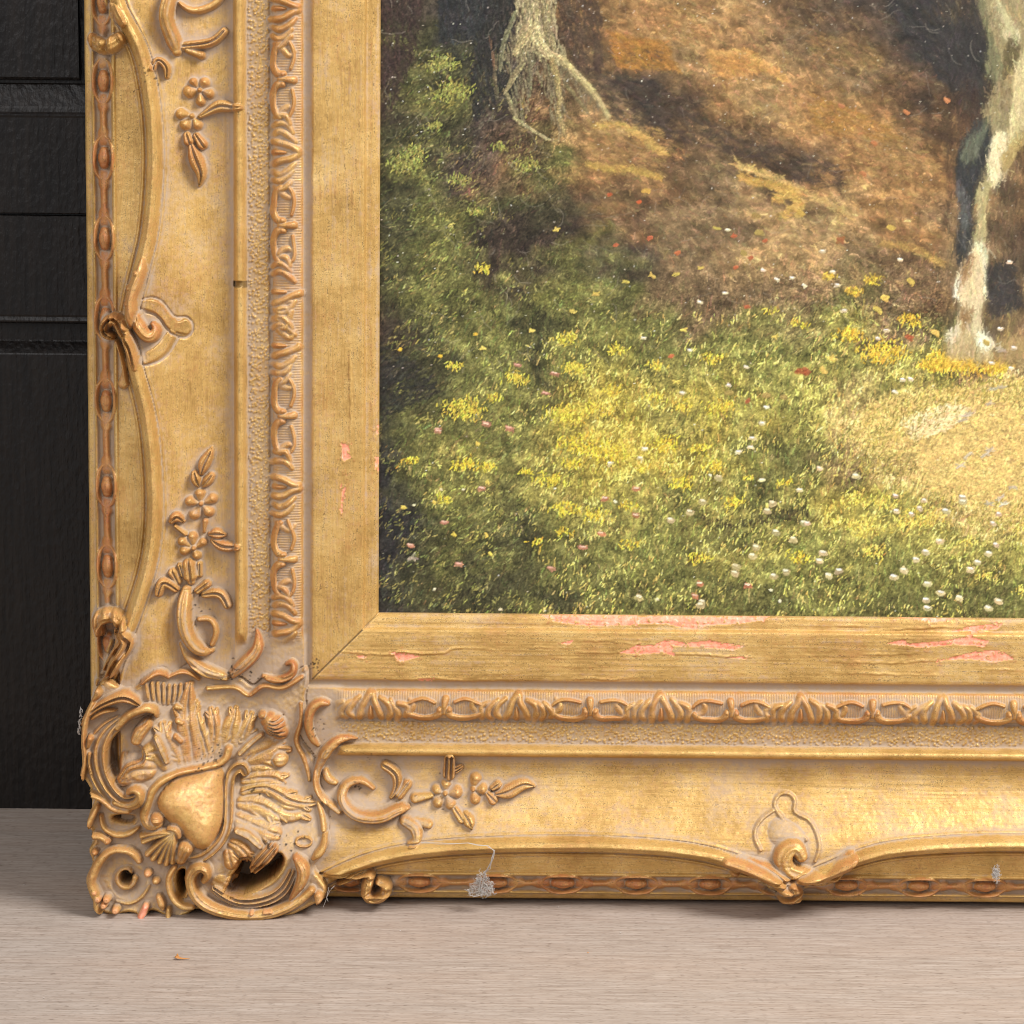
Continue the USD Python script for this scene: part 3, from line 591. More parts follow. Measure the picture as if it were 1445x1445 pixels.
spray([('scroll', 'round', 0.2, [zH((268, 140, 8, 8), (195, 160, 22, 16), (135, 220, 28, 19), (98, 300, 20, 14), (92, 380, 18, 12), (135, 445, 18, 12), (200, 495, 20, 12))]),
       ('scroll', 'round', 0.2, [zH((365, 385, 12, 8), (300, 350, 20, 12), (240, 370, 24, 15), (215, 425, 28, 18), (255, 500, 30, 19), (340, 532, 30, 20), (430, 520, 30, 21), (500, 488, 28, 18), (532, 480, 16, 10))]),
       ('leaf', 'round', 0.12, [zH((135, 300, 16, 9), (150, 340, 20, 11), (182, 358, 14, 8))]),
       ('leaf', 'vein', 0.12, [zH((425, 278, 22, 12), (478, 325, 24, 14), (474, 395, 16, 10), (452, 432, 8, 6))]), ('leaf', 'vein', 0.08, [zH((495, 418, 22, 9), (532, 368, 22, 10))]),
       ('leaf', 'round', 0.12, [zH((520, 545, 24, 10), (575, 590, 28, 14), (572, 640, 22, 11), (545, 655, 14, 7)), zH((560, 545, 18, 8), (635, 560, 20, 8))]), ('stem', 'round', 0.05, [zH((570, 435, 22, 8), (650, 420, 14, 7))]),
       ('flower', 'cushion', 0.08, petals(zH, (716, 412), [(676, 395, 28), (720, 368, 28), (770, 405, 32), (742, 462, 30), (682, 452, 30)], 18)),
       ('flower', 'cushion', 0.08, petals(zH, (852, 392), [(865, 340, 30), (896, 390, 30), (862, 438, 28)], 16)),
       ('leaf', 'vein', 0.08, [zH((948, 385, 14, 7), (972, 370, 20, 9))]), ('leaf', 'vein', 0.08, [zH((925, 415, 14, 7), (948, 440, 24, 8))]),
       ('leaf', 'vein', 0.1, [zH((968, 415, 12, 8), (1035, 398, 32, 12), (1100, 368, 26, 10), (1152, 376, 5, 5))]), ('leaf', 'vein', 0.08, [zH((765, 490, 16, 7), (795, 535, 20, 8))]), ('leaf', 'vein', 0.1, [zH((815, 520, 20, 8), (832, 548, 26, 10), (845, 580, 7, 5))]),
       ('leaf', 'fluted', 0.1, [zH((738, 250, 26, 14), (735, 320, 28, 11)), zH((765, 300, 16, 8), (790, 285, 14, 7))])])
# scrolls between cartouche and mouldings
cs = label(PF + 'corner_scroll')
stroke(cs, zL((490, 445, 22, 13), (440, 445, 34, 17), (390, 480, 36, 18), (362, 550, 34, 18), (365, 630, 30, 16), (400, 705, 24, 13), (425, 730, 16, 8)), bole=0.2, dust=0.1)
stroke(label(PF + 'corner_scroll'), zL((690, 682, 8, 7), (610, 678, 24, 14), (540, 715, 36, 18), (470, 785, 36, 17), (425, 850, 14, 8)), bole=0.3)
stroke(label(PF + 'corner_scroll'), zL((60, 262, 18, 9), (130, 288, 28, 14), (215, 268, 30, 18), (262, 215, 28, 20), (250, 172, 24, 16), (215, 178, 14, 9)), bole=0.3)
stroke(label(PF + 'corner_scroll'), zH((200, 850, 14, 14), (290, 815, 20, 18), (350, 815, 26, 28), (335, 870, 30, 38), (355, 925, 34, 42), (405, 915, 34, 40), (425, 860, 28, 34), (395, 835, 22, 30)), bole=0.12)
stroke(label(PF + 'corner_scroll'), zI((150, 1190, 30, 30), (140, 1140, 40, 36), (185, 1105, 46, 38), (240, 1120, 46, 36), (268, 1170, 30, 28)), bole=0.22)
stroke(label(PF + 'corner_scroll'), zI((255, 1180, 26, 26), (285, 1240, 42, 30), (240, 1330, 46, 34), (200, 1400, 40, 36)), 'fluted', bole=0.2)
stroke(label(PF + 'corner_scroll'), zJ((150, 280, 44, 32), (190, 320, 58, 38), (275, 325, 62, 38), (345, 280, 50, 30)), bole=0.2)
stroke(label(PF + 'corner_scroll'), zJ((235, 318, 40, 48)), bole=0.1)
stroke(label(PF + 'corner_scroll'), zJ((300, 40, 30, 12), (340, 130, 44, 17), (370, 170, 30, 12)), bole=0.15)
# ---- clasps where the ribs cross
k1 = numbered(PF + 'clasp'); NAMES.append((k1, 'group'))
lb = label(k1 + '/interlaced_band')
stroke(lb, zK((540, 770, 40, 3), (620, 790, 44, 3.4), (700, 870, 40, 3.4), (760, 930, 40, 3.4), (830, 935, 58, 3.4)), 'flat', dust=0.0)
stroke(lb, zK((540, 1165, 44, 3), (640, 1110, 44, 3.4), (715, 1010, 36, 3.4), (745, 960, 24, 3)), 'flat', dust=0.0)
for P in [zK((525, 735, 10, -2.5), (600, 722, 10, -2.5), (690, 780, 10, -2.5), (770, 862, 10, -2.5), (835, 862, 10, -2.5), (885, 910, 10, -2.5), (880, 975, 10, -2.5), (835, 1012, 10, -2.5), (775, 1005, 10, -2.5), (700, 950, 10, -2.5), (620, 850, 10, -2.5), (550, 830, 10, -2.5)), zK((780, 1020, 10, -2.5), (715, 1125, 10, -2.5), (630, 1190, 10, -2.5), (540, 1215, 10, -2.5))]:
    stroke(None, P, 'round', mode='add', dust=0.9)
stroke(label(k1 + '/leaf'), zK((520, 450, 18, 8), (500, 540, 42, 20), (455, 640, 50, 23), (425, 760, 46, 23), (450, 870, 48, 23), (510, 960, 52, 25), (580, 1005, 50, 24), (618, 955, 38, 20), (600, 915, 22, 14)), 'round', bole=0.25, dust=0.05)
for a, b in [(470, 550), (415, 655), (405, 770)]: stroke(label(k1 + '/lobe'), zK((a, b, 30, 24)), bole=0.3)
stroke(label(k1 + '/leaf'), zK((285, 1010, 30, 36), (248, 985, 38, 40), (250, 915, 42, 42), (310, 885, 48, 42), (365, 955, 50, 40), (408, 1065, 46, 34), (442, 1170, 40, 24), (455, 1240, 20, 12)), 'vein', bole=0.2, dust=0.05)
stroke(label(k1 + '/stem'), zK((330, 1040, 14, 24), (365, 1140, 18, 22), (385, 1250, 20, 18), (378, 1350, 40, 16)), bole=0.2)
k2 = numbered(PF + 'clasp'); NAMES.append((k2, 'group'))
stroke(label(k2 + '/pad'), zG((380, 420, 60, 7), (430, 450, 60, 9)), 'cushion', dust=0.7)
lb = label(k2 + '/interlaced_band')
for P in [zG((290, 495, 9, 3.2), (264, 425, 9, 3.2), (290, 365, 9, 3.2), (345, 322, 9, 3.2)), zG((385, 350, 9, 3.2), (352, 300, 9, 3.2), (370, 255, 9, 3.2), (410, 247, 9, 3.2), (440, 280, 9, 3.2), (437, 318, 9, 3.2), (490, 355, 9, 3.2), (535, 420, 9, 3.2), (548, 480, 9, 3.2), (530, 545, 8, 3.2)), zG((365, 330, 9, 3.2), (400, 375, 9, 3.2), (450, 410, 9, 3.2), (490, 450, 9, 3.2))]:
    stroke(lb, P, 'round', dust=0.75)
stroke(label(k2 + '/leaf'), zG((150, 560, 26, 12), (250, 590, 42, 20), (340, 625, 48, 28), (420, 675, 50, 40), (440, 705, 46, 46), (400, 715, 34, 42)), 'round', bole=0.28, dust=0.05)
for a, b in [(180, 598), (280, 590)]: stroke(label(k2 + '/lobe'), zG((a, b, 24, 19)), bole=0.3)
stroke(label(k2 + '/leaf'), zG((470, 525, 30, 17), (440, 490, 42, 21), (398, 520, 46, 23), (410, 590, 46, 24), (480, 630, 48, 23), (580, 625, 42, 20), (660, 580, 38, 17), (695, 540, 28, 15)), 'round', bole=0.22, dust=0.05)

# ---- slip: mitre, flaking cracks and bare patches
def px_poly(pts, h=23):
    p = np.array(pts, float); return np.stack(inv(p[:, 0], p[:, 1], h), -1)
RAG = (lambda r1, r2: (np.where(STILE, r1, r2)))(*[gaussian_filter(np.random.default_rng(77 + k).normal(size=U.shape), sg_) for k, sg_ in enumerate([(3.0, .8), (.8, 3.0)])]); RAG /= RAG.std()
RAG2 = gaussian_filter(np.random.default_rng(79).normal(size=U.shape), .8); RAG2 /= RAG2.std()
def chip(pts, amount=1.0):
    sl, sd = poly_sdf(px_poly(pts), closed_smooth=False)
    rag = 3.4 * RAG[sl] + 1.6 * RAG2[sl] - 1.2
    mk = np.clip((sd + rag * .6) / 0.8 + .5, 0, 1)
    mk = mk * sstep(-1.5, -1.0, RAG2[sl]); BOLE[sl] += .5 * np.clip(1 - np.abs(sd + rag * .6 + 2.5) / 3.0, 0, 1) * sstep(.2, 1, RAG2[sl] + RAG[sl] * .6)
    C = CHIP[sl]; C[...] = np.maximum(C, mk * amount); Hs = H[sl]; Hs -= 0.8 * mk; Hs += .7 * np.clip(1 - np.abs((sd + rag * .6) + 2.0) / 2.2, 0, 1); DUST[sl][mk > .4] = 0; BOLE[sl][mk > .4] = 0
zM, zN, zO = z(900, 840, 2.651), z(400, 840, 2.89), z(320, 480, 6.02)
def zp(zf, *pts): return [tuple(r[:2]) for r in zf(*[(a, b, 1) for a, b in pts])]
chip(zp(zN, (1050, 88), (1445, 84), (1445, 128), (1250, 130), (1160, 122), (1090, 108)))
chip(zp(zM, (0, 86), (300, 86), (510, 82), (470, 98), (380, 112), (250, 118), (215, 135), (100, 112), (0, 112)))
chip(zp(zM, (960, 90), (1090, 86), (1200, 88), (1160, 104), (1090, 106), (1060, 96)))
chip(zp(zM, (1180, 140), (1240, 122), (1340, 112), (1370, 112), (1350, 132), (1260, 138)))
chip(zp(zM, (0, 190), (60, 185), (110, 165), (180, 178), (270, 170), (400, 190), (360, 204), (240, 195), (130, 190), (140, 228), (90, 215), (0, 222)))
chip(zp(zM, (930, 180), (1000, 165), (1010, 182), (1130, 172), (1240, 155), (1320, 172), (1290, 190), (1180, 185), (1080, 195), (1010, 192)))
chip(zp(zM, (1120, 245), (1190, 228), (1280, 205), (1360, 208), (1410, 238), (1330, 250), (1230, 238)))
chip(zp(zM, (350, 232), (420, 226), (400, 240)))
chip(zp(zN, (450, 238), (480, 232), (560, 248), (480, 272), (462, 258))); chip(zp(zN, (285, 246), (345, 248), (330, 258), (300, 255))); chip(zp(zN, (550, 340), (620, 336), (600, 352), (555, 352)), .8)
chip(zp(zN, (1140, 190), (1185, 182), (1170, 198), (1150, 203))); chip(zp(zN, (1370, 235), (1445, 200), (1445, 240)))
chip(zp(zO, (980, 880), (1035, 885), (1045, 970), (1065, 995), (1000, 1025), (975, 1010))); chip(zp(zO, (985, 1245), (1015, 1250), (995, 1330), (980, 1445), (965, 1440)), .9); chip(zp(zO, (1262, 1000), (1285, 1000), (1278, 1110), (1255, 1110))); chip(zp(zO, (1265, 770), (1288, 740), (1288, 830), (1270, 830)), .8); chip(zp(zO, (1015, 1130), (1048, 1130), (1020, 1170)), .8)
def crack(pts, lift=1.3, zf=None):
    p = np.array(zp(zf, *pts)) if zf else np.array(pts, float)
    q = np.stack(inv(p[:, 0], p[:, 1], 23), -1); n = len(q)
    d = q[-1] - q[0]; nn = np.array([-d[1], d[0]]) / np.hypot(*d)
    if nn[0] + nn[1] < 0: nn = -nn
    m_ = max(int(np.hypot(*d) / 6), 3); tq = np.linspace(0, n - 1, m_); q = np.stack([np.interp(tq, np.arange(n), q[:, k]) for k in (0, 1)], -1) + nn * rng.normal(0, .55, m_)[:, None]; n = m_
    tap = np.sin(np.linspace(0.25, math.pi - 0.25, n)) * rng.uniform(.6, 1.15, n)
    stroke(None, np.column_stack([q + nn * 1.8, np.full(n, 2.8), lift * tap]), 'cushion', px=False, mode='add', dust=-0.25, straight=True)
    stroke(None, np.column_stack([q - nn * 0.3, np.full(n, 1.1), -.5 * lift * tap]), 'cushion', px=False, mode='add', dust=0.0, bole=0.12, straight=True)
crack([(230, 232), (300, 240), (380, 247), (448, 246), (470, 236), (560, 242), (660, 240), (690, 222), (760, 218), (860, 226)], 1.8, zN)
crack([(440, 345), (520, 350), (620, 340), (700, 350), (770, 356), (860, 350), (950, 354)], 1.4, zN); crack([(1180, 345), (1260, 340), (1340, 348), (1445, 336)], 1.3, zN); crack([(1190, 188), (1280, 190), (1350, 192), (1430, 205)], 1.0, zN); crack([(1180, 237), (1300, 240), (1400, 236)], 1.2, zN)
crack([(100, 220), (200, 225), (300, 230), (430, 234)], 1.4, zM); crack([(720, 252), (820, 256), (960, 258), (1060, 250), (1130, 246)], 1.3, zM); crack([(830, 222), (940, 226), (1050, 220)], 1.0, zM); crack([(720, 292), (820, 294), (960, 300), (1180, 302)], 0.9, zM); crack([(740, 118), (770, 124), (860, 122)], 1.0, zM); crack([(880, 140), (1000, 136), (1120, 128), (1240, 130)], 1.4, zM); crack([(1280, 280), (1445, 284)], .8, zM)
crack([(1035, 0), (1038, 200), (1042, 400), (1045, 600), (1040, 860)], 1.6, zO)
for _ in range(34):
    x0 = rng.uniform(440, 512); y0 = rng.uniform(-60, 560); l = rng.uniform(14, 80)
    crack([(x0, y0), (x0 + rng.normal(0, .5), y0 + l / 2), (x0 + rng.normal(0, .6), y0 + l)], rng.uniform(.4, 1.0))
for _ in range(16):
    x0 = rng.uniform(560, 1440); y0 = rng.uniform(900, 955); l = rng.uniform(20, 90)
    crack([(x0, y0), (x0 + l / 2, y0 + rng.normal(0, .7)), (x0 + l, y0 + rng.normal(0, .7))], rng.uniform(.3, .8))
for _ in range(16):
    y0 = rng.uniform(-40, 800); l = rng.uniform(14, 60); crack([(523.5 + rng.normal(0, 1), y0), (523.5 + rng.normal(0, 1), y0 + l)], .5)
mit = (np.abs(U - V) < 1.4) & (D < 96) & (U < 0) & (V < 0)
H[mit] -= 0.9; GRIME[mit] = np.where(D[mit] > 22, .65, .3)
# turned edge at the outer scratch line, gap in the stile bead
gu_, gv_ = inv(343, 401, 38); gm = (np.abs(V - gv_) < 4.5) & (D > 187) & (D < 206) & STILE
H[gm] -= 9 * np.clip(1 - (np.abs(V - gv_)[gm] / 4.5) ** 4, 0, 1) * sstep(186, 206, D[gm]); GRIME[gm] = .6
# long wavers of hand work, grain of brushed gold
def nz(shape_scale_u, shape_scale_v, seed, amp):
    r = np.random.default_rng(seed).normal(size=U.shape); r = gaussian_filter(r, (shape_scale_v, shape_scale_u)); return amp * r / r.std()
ok = VALID
flat = ((D < 98) | ((D > 206) & (D < 366))) & ~inp
streak = np.where(STILE, nz(0.7, 26, 1, 0.12), nz(26, 0.7, 2, 0.12))
H[flat] += streak[flat]
H += nz(9, 9, 3, 0.12) + nz(30, 30, 4, 0.35) + nz(1.6, 1.6, 5, 0.10) * np.where(inp, 2.0, 1.0)
ch = (D > 94) & (D < 106); DUST[ch] += 0.7
DUST += np.where((D < 98), np.clip(nz(14, 14, 6, .10) + streak * 1.2, -.2, .4), 0)
DUST += np.where((D > 206) & (D < 366) & ~inp, np.clip(nz(12, 12, 8, .14), -.1, .5) + 0.30 * sstep(225, 206, D), 0)
pan = (D > DR) & (D < 369) & ~inp; DUST[pan] -= .45
DUST += np.where(D < 92, -.12, 0)
ribl = [k for k, n_ in enumerate(NAMES) if 'scroll_rib' in n_[0] or 'bead_moulding' in n_[0]]; DUST[np.isin(LAB, ribl)] -= .4
# dust settles round applied ornament and in the corner
appl = gaussian_filter(((LAB >= pl) & ~((D > 98) & (D < 187))).astype(float), 9)
near = np.hypot(U + 240, V + 240); ornm = np.where(LAB > pl, .25, 1.0)
DUST += ornm * np.where((D > 150) & (D < 368) & ~inp, 0.75 * np.clip(appl * 1.6, 0, 1) * sstep(330, 150, near) + 0.2 * np.clip(appl * 1.6, 0, 1), 0)
DUST += ornm * np.where((D > 98) & (D < 206) & ~inp, 0.55 * sstep(240, 110, near), 0)
# grime specks lodged near the corner
sp = np.random.default_rng(9)
for cx, cy, n, sdv in [(322, 957, 26, 6), (345, 962, 12, 8), (443, 948, 16, 5), (444, 1040, 14, 6), (520, 1080, 8, 8), (300, 1073, 22, 9), (285, 1075, 10, 5), (360, 1120, 10, 6), (400, 1190, 22, 14), (500, 1120, 10, 6), (385, 1200, 20, 12), (640, 1110, 10, 40), (270, 860, 12, 10), (205, 118, 14, 8)]:
    for _ in range(n):
        u0, v0 = inv(cx + sp.normal(0, sdv), cy + sp.normal(0, sdv), 85)
        sl = window(u0 - 3, u0 + 3, v0 - 3, v0 + 3); r = sp.uniform(.7, 2.0)
        mm = np.hypot((U[sl] - u0) / r, (V[sl] - v0) / r / sp.uniform(.5, 1)) < 1
        GRIME[sl][mm] = sp.uniform(.5, .95)

# worn composition: joints fill up, sharp lines soften
fillm = np.where(((LAB >= pl) | inp) & (deep < -2) & (HOLE < -1), 1.0, 0.0) + np.where((D > 98) & (D < 153), .5, 0)
fillm[LAB == bo] = 0
for sg_, am in ((1.2, .35), (2.4, .3)):
    gH = gaussian_filter(np.where(VALID, H, 30.0), sg_); H += np.clip(fillm, 0, 1) * am * np.maximum(gH - H - .25, 0) * (np.abs(gH - H) < 9)
gH = gaussian_filter(np.where(VALID, H, 30.0), 1.6); H += np.clip(fillm, 0, 1) * np.clip(.6 * (H - gH), -1.2, 1.3)
gH = gaussian_filter(np.where(VALID, H, 30.0), 4.0); H += np.clip(fillm, 0, 1) * np.clip(.2 * (H - gH), -1.5, 1.5)
# ---- cavities and crests -> settled dust and rubbed gold
Hv = np.where(VALID, H, 30.0)
b1, b2 = gaussian_filter(Hv, 2.2), gaussian_filter(Hv, 6.5)
cav = np.clip((b1 - Hv) / 1.6, 0, 1) * .55 + np.clip((b2 - Hv) / 5.0, 0, 1) * .7
cvx = np.clip((Hv - b1 - .35) / 1.8, 0, 1)
gx = np.hypot(*np.gradient(gaussian_filter(Hv, .8), ST)); steep = sstep(0.8, 2.2, gx)
carved = np.where((LAB >= pl) | inp, 1.0, 0.0)
DUSTF = np.clip(DUST + cav * np.where(D < 98, 0.25, 0.8) - cvx * .55 - 0.15 * steep, -0.2, 0.95)
WEAR = np.clip(BOLE + carved * (0.16 * steep + 0.12 * cvx) + np.where((D > 98) & (D < 187), .12 * cvx + .12 * steep, 0) + nz(10, 10, 11, .07), -0.2, .9)
surf = np.stack([WEAR, DUSTF, np.clip(CHIP, 0, 1)], -1); surf2 = np.stack([np.clip(GRIME, 0, 1), np.where(STILE, 1.0, 0.0), np.where((LAB >= pl) | inp, 1.0, 0.0)], -1)

# ---- vertices, normals and one mesh per part
X = np.stack([U, -H, V], -1) * Q
valid = VALID & ~((U > 0) & (V > 0))
nr, nc = U.shape
idx = np.arange(nr * nc).reshape(nr, nc)
quads = np.stack([idx[:-1, :-1], idx[:-1, 1:], idx[1:, 1:], idx[1:, :-1]], -1)
okq = valid[:-1, :-1] & valid[:-1, 1:] & valid[1:, 1:] & valid[1:, :-1]
qlab = LAB[:-1, :-1]
fq, fl = quads[okq], qlab[okq]
pts = X.reshape(-1, 3)
nrm = np.zeros_like(pts)
fn = np.cross(pts[fq[:, 2]] - pts[fq[:, 0]], pts[fq[:, 3]] - pts[fq[:, 1]])
for k in range(4):
    for a in range(3): nrm[:, a] += np.bincount(fq[:, k], fn[:, a], len(pts))
nrm /= np.maximum(np.linalg.norm(nrm, axis=1, keepdims=True), 1e-30)

frame = UsdGeom.Xform.Define(stage, '/World/picture_frame')
FM = np.eye(4); FM[:3, :3] = RF.T; FM[3, :3] = FT + [0, 0, CAM_Z]
frame.AddTransformOp().Set(Gf.Matrix4d(*FM.ravel().tolist()))
tag(frame.GetPrim(), 'ornate carved gilt picture frame standing on the grey wooden ledge', 'picture frame')
# sides of the frame, down to its back
edges = np.concatenate([fq[:, [0, 1]], fq[:, [1, 2]], fq[:, [2, 3]], fq[:, [3, 0]]]); elab = np.tile(fl, 4)
key = np.sort(edges, 1); kk = key[:, 0].astype(np.int64) * (nr * nc) + key[:, 1]
_, first, cnt = np.unique(kk, return_index=True, return_counts=True)
bd = edges[first[cnt == 1]]
low = pts.copy(); low[:, 1] = 30 * Q
sv = np.concatenate([pts[bd[:, 1]], pts[bd[:, 0]], low[bd[:, 0]], low[bd[:, 1]]]); n = len(bd)
sf = np.stack([np.arange(n), np.arange(n) + n, np.arange(n) + 2 * n, np.arange(n) + 3 * n], -1)
sc = np.tile([[0.1, 0.25, 0.0]], (4 * n, 1))
put_mesh('/World/picture_frame/side', sv, sf, gilt, colors={'surf': sc, 'surf2': sc * 0})
order = np.argsort(fl, kind='stable'); fls = fl[order]
starts = np.searchsorted(fls, np.arange(len(NAMES) + 1))
surf_, surf2_ = surf.reshape(-1, 3), surf2.reshape(-1, 3)
for i, (path, mark) in enumerate(NAMES):
    if mark == 'group':
        UsdGeom.Xform.Define(stage, '/World/' + path); continue
    ff = fq[order[starts[i]:starts[i + 1]]]
    if len(ff) < 2 and '/' in path[len(PF):]: continue
    if not len(ff): continue
    un, iv = np.unique(ff, return_inverse=True); iv = iv.reshape(-1, 4)
    if i < NBASE and 'egg_and' not in path:
        e4 = np.concatenate([iv[:, [0, 1]], iv[:, [1, 2]], iv[:, [2, 3]]])
        _, comp = connected_components(coo_matrix((np.ones(len(e4)), (e4[:, 0], e4[:, 1])), shape=(len(un), len(un))), directed=False)
        fc = comp[iv[:, 0]]; size = np.bincount(fc); big = np.argsort(-size); big = [b for b in big if size[b] > 0]
        if len(big) > 1:
            for b in big[1:]:
                f2 = ff[fc == b]; u2, i2 = np.unique(f2, return_inverse=True)
                put_mesh('/World/' + numbered(path[:-4] if path[-4] == '_' else path), pts[u2], i2.reshape(-1, 4), gilt, nrm[u2], {'surf': surf_[u2], 'surf2': surf2_[u2]})
            ff = ff[~np.isin(fc, big[1:])]; un, iv = np.unique(ff, return_inverse=True)
    pr_ = put_mesh('/World/' + path, pts[un], iv.reshape(-1, 4), gilt, nrm[un], {'surf': surf_[un], 'surf2': surf2_[un]})
    if 'link_band' in path and path.count('/') == 1: pr_.SetCustomDataByKey('kind', 'stuff')
# ------------------------------------------------------------------ the painting: pigment laid on in strokes over an underpainting
PW, PH = 1000, 960                           # one cell = one photograph pixel; cell (0, 0) is photo pixel (PX0, PY0)
PX0, PY0 = 500, -60
PAL = {k: lin(v) for k, v in dict(K=(46, 44, 42), D=(62, 51, 42), B=(104, 80, 54), O=(146, 111, 70), T=(166, 135, 90), Y=(182, 150, 88), g=(68, 66, 42), m=(100, 98, 54), G=(122, 120, 64), L=(146, 137, 72),
                                  V=(168, 150, 68), S=(202, 174, 112), W=(216, 186, 124), P=(120, 99, 70), U=(76, 65, 55), k=(20, 22, 26)).items()}
ROWS = [(-60, 'DUKUBOOOTPBUDKPT'), (0, 'DUKUBOOOTPBUDKPT'), (60, 'DgKUBBOTOOPBUKKP'), (120, 'DmgKBPKBOTOPBDKY'), (180, 'ggUUBTDDBBOOOBDT'), (240, 'gmUBmOOBPDUOOODB'),
        (300, 'gmmgDBBPPTPTOOPB'), (360, 'gmmDDmUPPTTPBPPD'), (420, 'gmmDGmmPPPPmPBPP'), (480, 'DgmmgGmmGGGLPmUP'), (540, 'KggGgVGLLGLGLLTS'), (600, 'gmmmLVVLVLLSSSST'), (660, 'KmLmLVVVGmmPSSSS'),
        (720, 'KmmgmLLmLmLVLLSS'), (780, 'KgmgmmGGmLGLGLLL'), (840, 'KgggmmmmmmGmGmmm'), (868, 'KKgggmmmmmmmmmmm'), (900, 'KKgggmmmmmmmmmmm')]
tab = np.array([[PAL[c] for c in r] for _, r in ROWS]); ty = np.array([y for y, _ in ROWS], float); tx = 540 + 60.0 * np.arange(16)
prng = np.random.default_rng(21)
yy, xx = np.mgrid[0:PH, 0:PW].astype(float); yy += PY0; xx += PX0
def pn(seed, sx, sy):
    r = gaussian_filter(np.random.default_rng(seed).normal(size=(PH, PW)), (sy, sx)); return r / r.std()
def under(x, y):
    fi, fj = np.interp(y, ty, np.arange(len(ty))), np.interp(x, tx, np.arange(16))
    return np.stack([map_coordinates(tab[..., k], [fi, fj], order=1, mode='nearest') for k in range(3)], -1)
wx, wy = pn(1, 22, 14) * 20 + pn(2, 7, 5) * 8, pn(3, 26, 12) * 15 + pn(4, 7, 5) * 6
IMG = under(xx + wx, yy + wy)
IMG *= np.exp(0.16 * pn(5, 9, 5) + 0.16 * pn(6, 2.5, 2.5))[..., None]
BASE = IMG.copy()
REL = np.zeros((PH, PW))
def dabs(x, y, length, width, ang, col, alpha=0.85, dry=0.25, curve=0.0, relief=0.3, taper=True):
    """many bristly strokes at once; all arguments arrays (n,) but col (n, 3)"""
    x, y = np.asarray(x, float), np.asarray(y, float); n = len(x)
    f = lambda a: np.broadcast_to(np.asarray(a, float), (n,))
    length, width, ang, alpha, dry, curve = map(f, (length, width, ang, alpha, dry, curve))
    nb = int(max(1, math.ceil(width.max() * 1.15))); ns = int(length.max() * 1.3) + 3
    t = np.linspace(-.5, .5, ns)
    for b in range(nb):
        off = ((b + 0.5) / nb - .5) * width
        gain = np.exp(prng.normal(0, .13, n))[:, None]
        tt = t[None, :] * length[:, None]; a = ang[:, None] + curve[:, None] * t[None, :]
        prof = np.sqrt(np.clip(1 - (2 * t) ** 2, 0, 1))[None, :] if taper else 1.0
        px = x[:, None] + np.cos(a) * tt - np.sin(a) * off[:, None] * prof
        py = y[:, None] + np.sin(a) * tt + np.cos(a) * off[:, None] * prof
        on = prng.random((n, ns)) > dry[:, None]
        i, j = np.rint(py - PY0).astype(int), np.rint(px - PX0).astype(int)
        on &= (i >= 0) & (i < PH) & (j >= 0) & (j < PW)
        i, j = i[on], j[on]
        al = np.broadcast_to(alpha[:, None], (n, ns))[on][:, None]
        c = np.broadcast_to((col[:, None, :] * gain[..., None]), (n, ns, 3))[on]
        IMG[i, j] = IMG[i, j] * (1 - al) + c * al
        REL[i, j] += relief * prng.uniform(.5, 1.2)
def base_at(x, y):
    i = np.clip(np.rint(y - PY0).astype(int), 0, PH - 1); j = np.clip(np.rint(x - PX0).astype(int), 0, PW - 1); return BASE[i, j]
def cols(base, val=0.25, hue=0.08):
    n = len(base); return np.clip(base * np.exp(prng.normal(0, val, n))[:, None] * np.exp(prng.normal(0, hue, (n, 3))), 0.004, .9)
def cloud(n, poly=None, box=None):
    x0, x1, y0, y1 = box
    x, y = prng.uniform(x0, x1, n), prng.uniform(y0, y1, n)
    if poly is not None:
        k = in_poly(x, y, np.array(poly, float)); x, y = x[k], y[k]
    return x, y
C = lambda *c: lin(c)
# soft scumbles on the bank (upper right), grass over the rest
x, y = cloud(15000, box=(790, 1460, -60, 480)); k = y < 420 + 60 * np.sin(x / 90); x, y = x[k], y[k]
dabs(x, y, prng.uniform(6, 18, len(x)), prng.uniform(1, 3, len(x)), 0.45 + prng.normal(0, .5, len(x)), cols(base_at(x, y) * 1.12, .34, .09), .5, .35, prng.normal(0, .8, len(x)), .12)
x, y = cloud(22000, box=(530, 1460, 60, 880)); k = (y > 380 + prng.normal(0, 50, len(x))) | (x < 800); x, y = x[k], y[k]
fan = -1.3 + prng.normal(0, .28, len(x)) + .45 * sstep(860, 600, x) + .25 * pn(33, 40, 25)[np.clip((y - PY0).astype(int), 0, PH - 1), np.clip((x - PX0).astype(int), 0, PW - 1)]
dabs(x, y, prng.uniform(6, 16, len(x)), prng.uniform(1, 1.7, len(x)), fan, cols(base_at(x, y), .36, .12), .62, .3, prng.normal(0, .4, len(x)), .2)
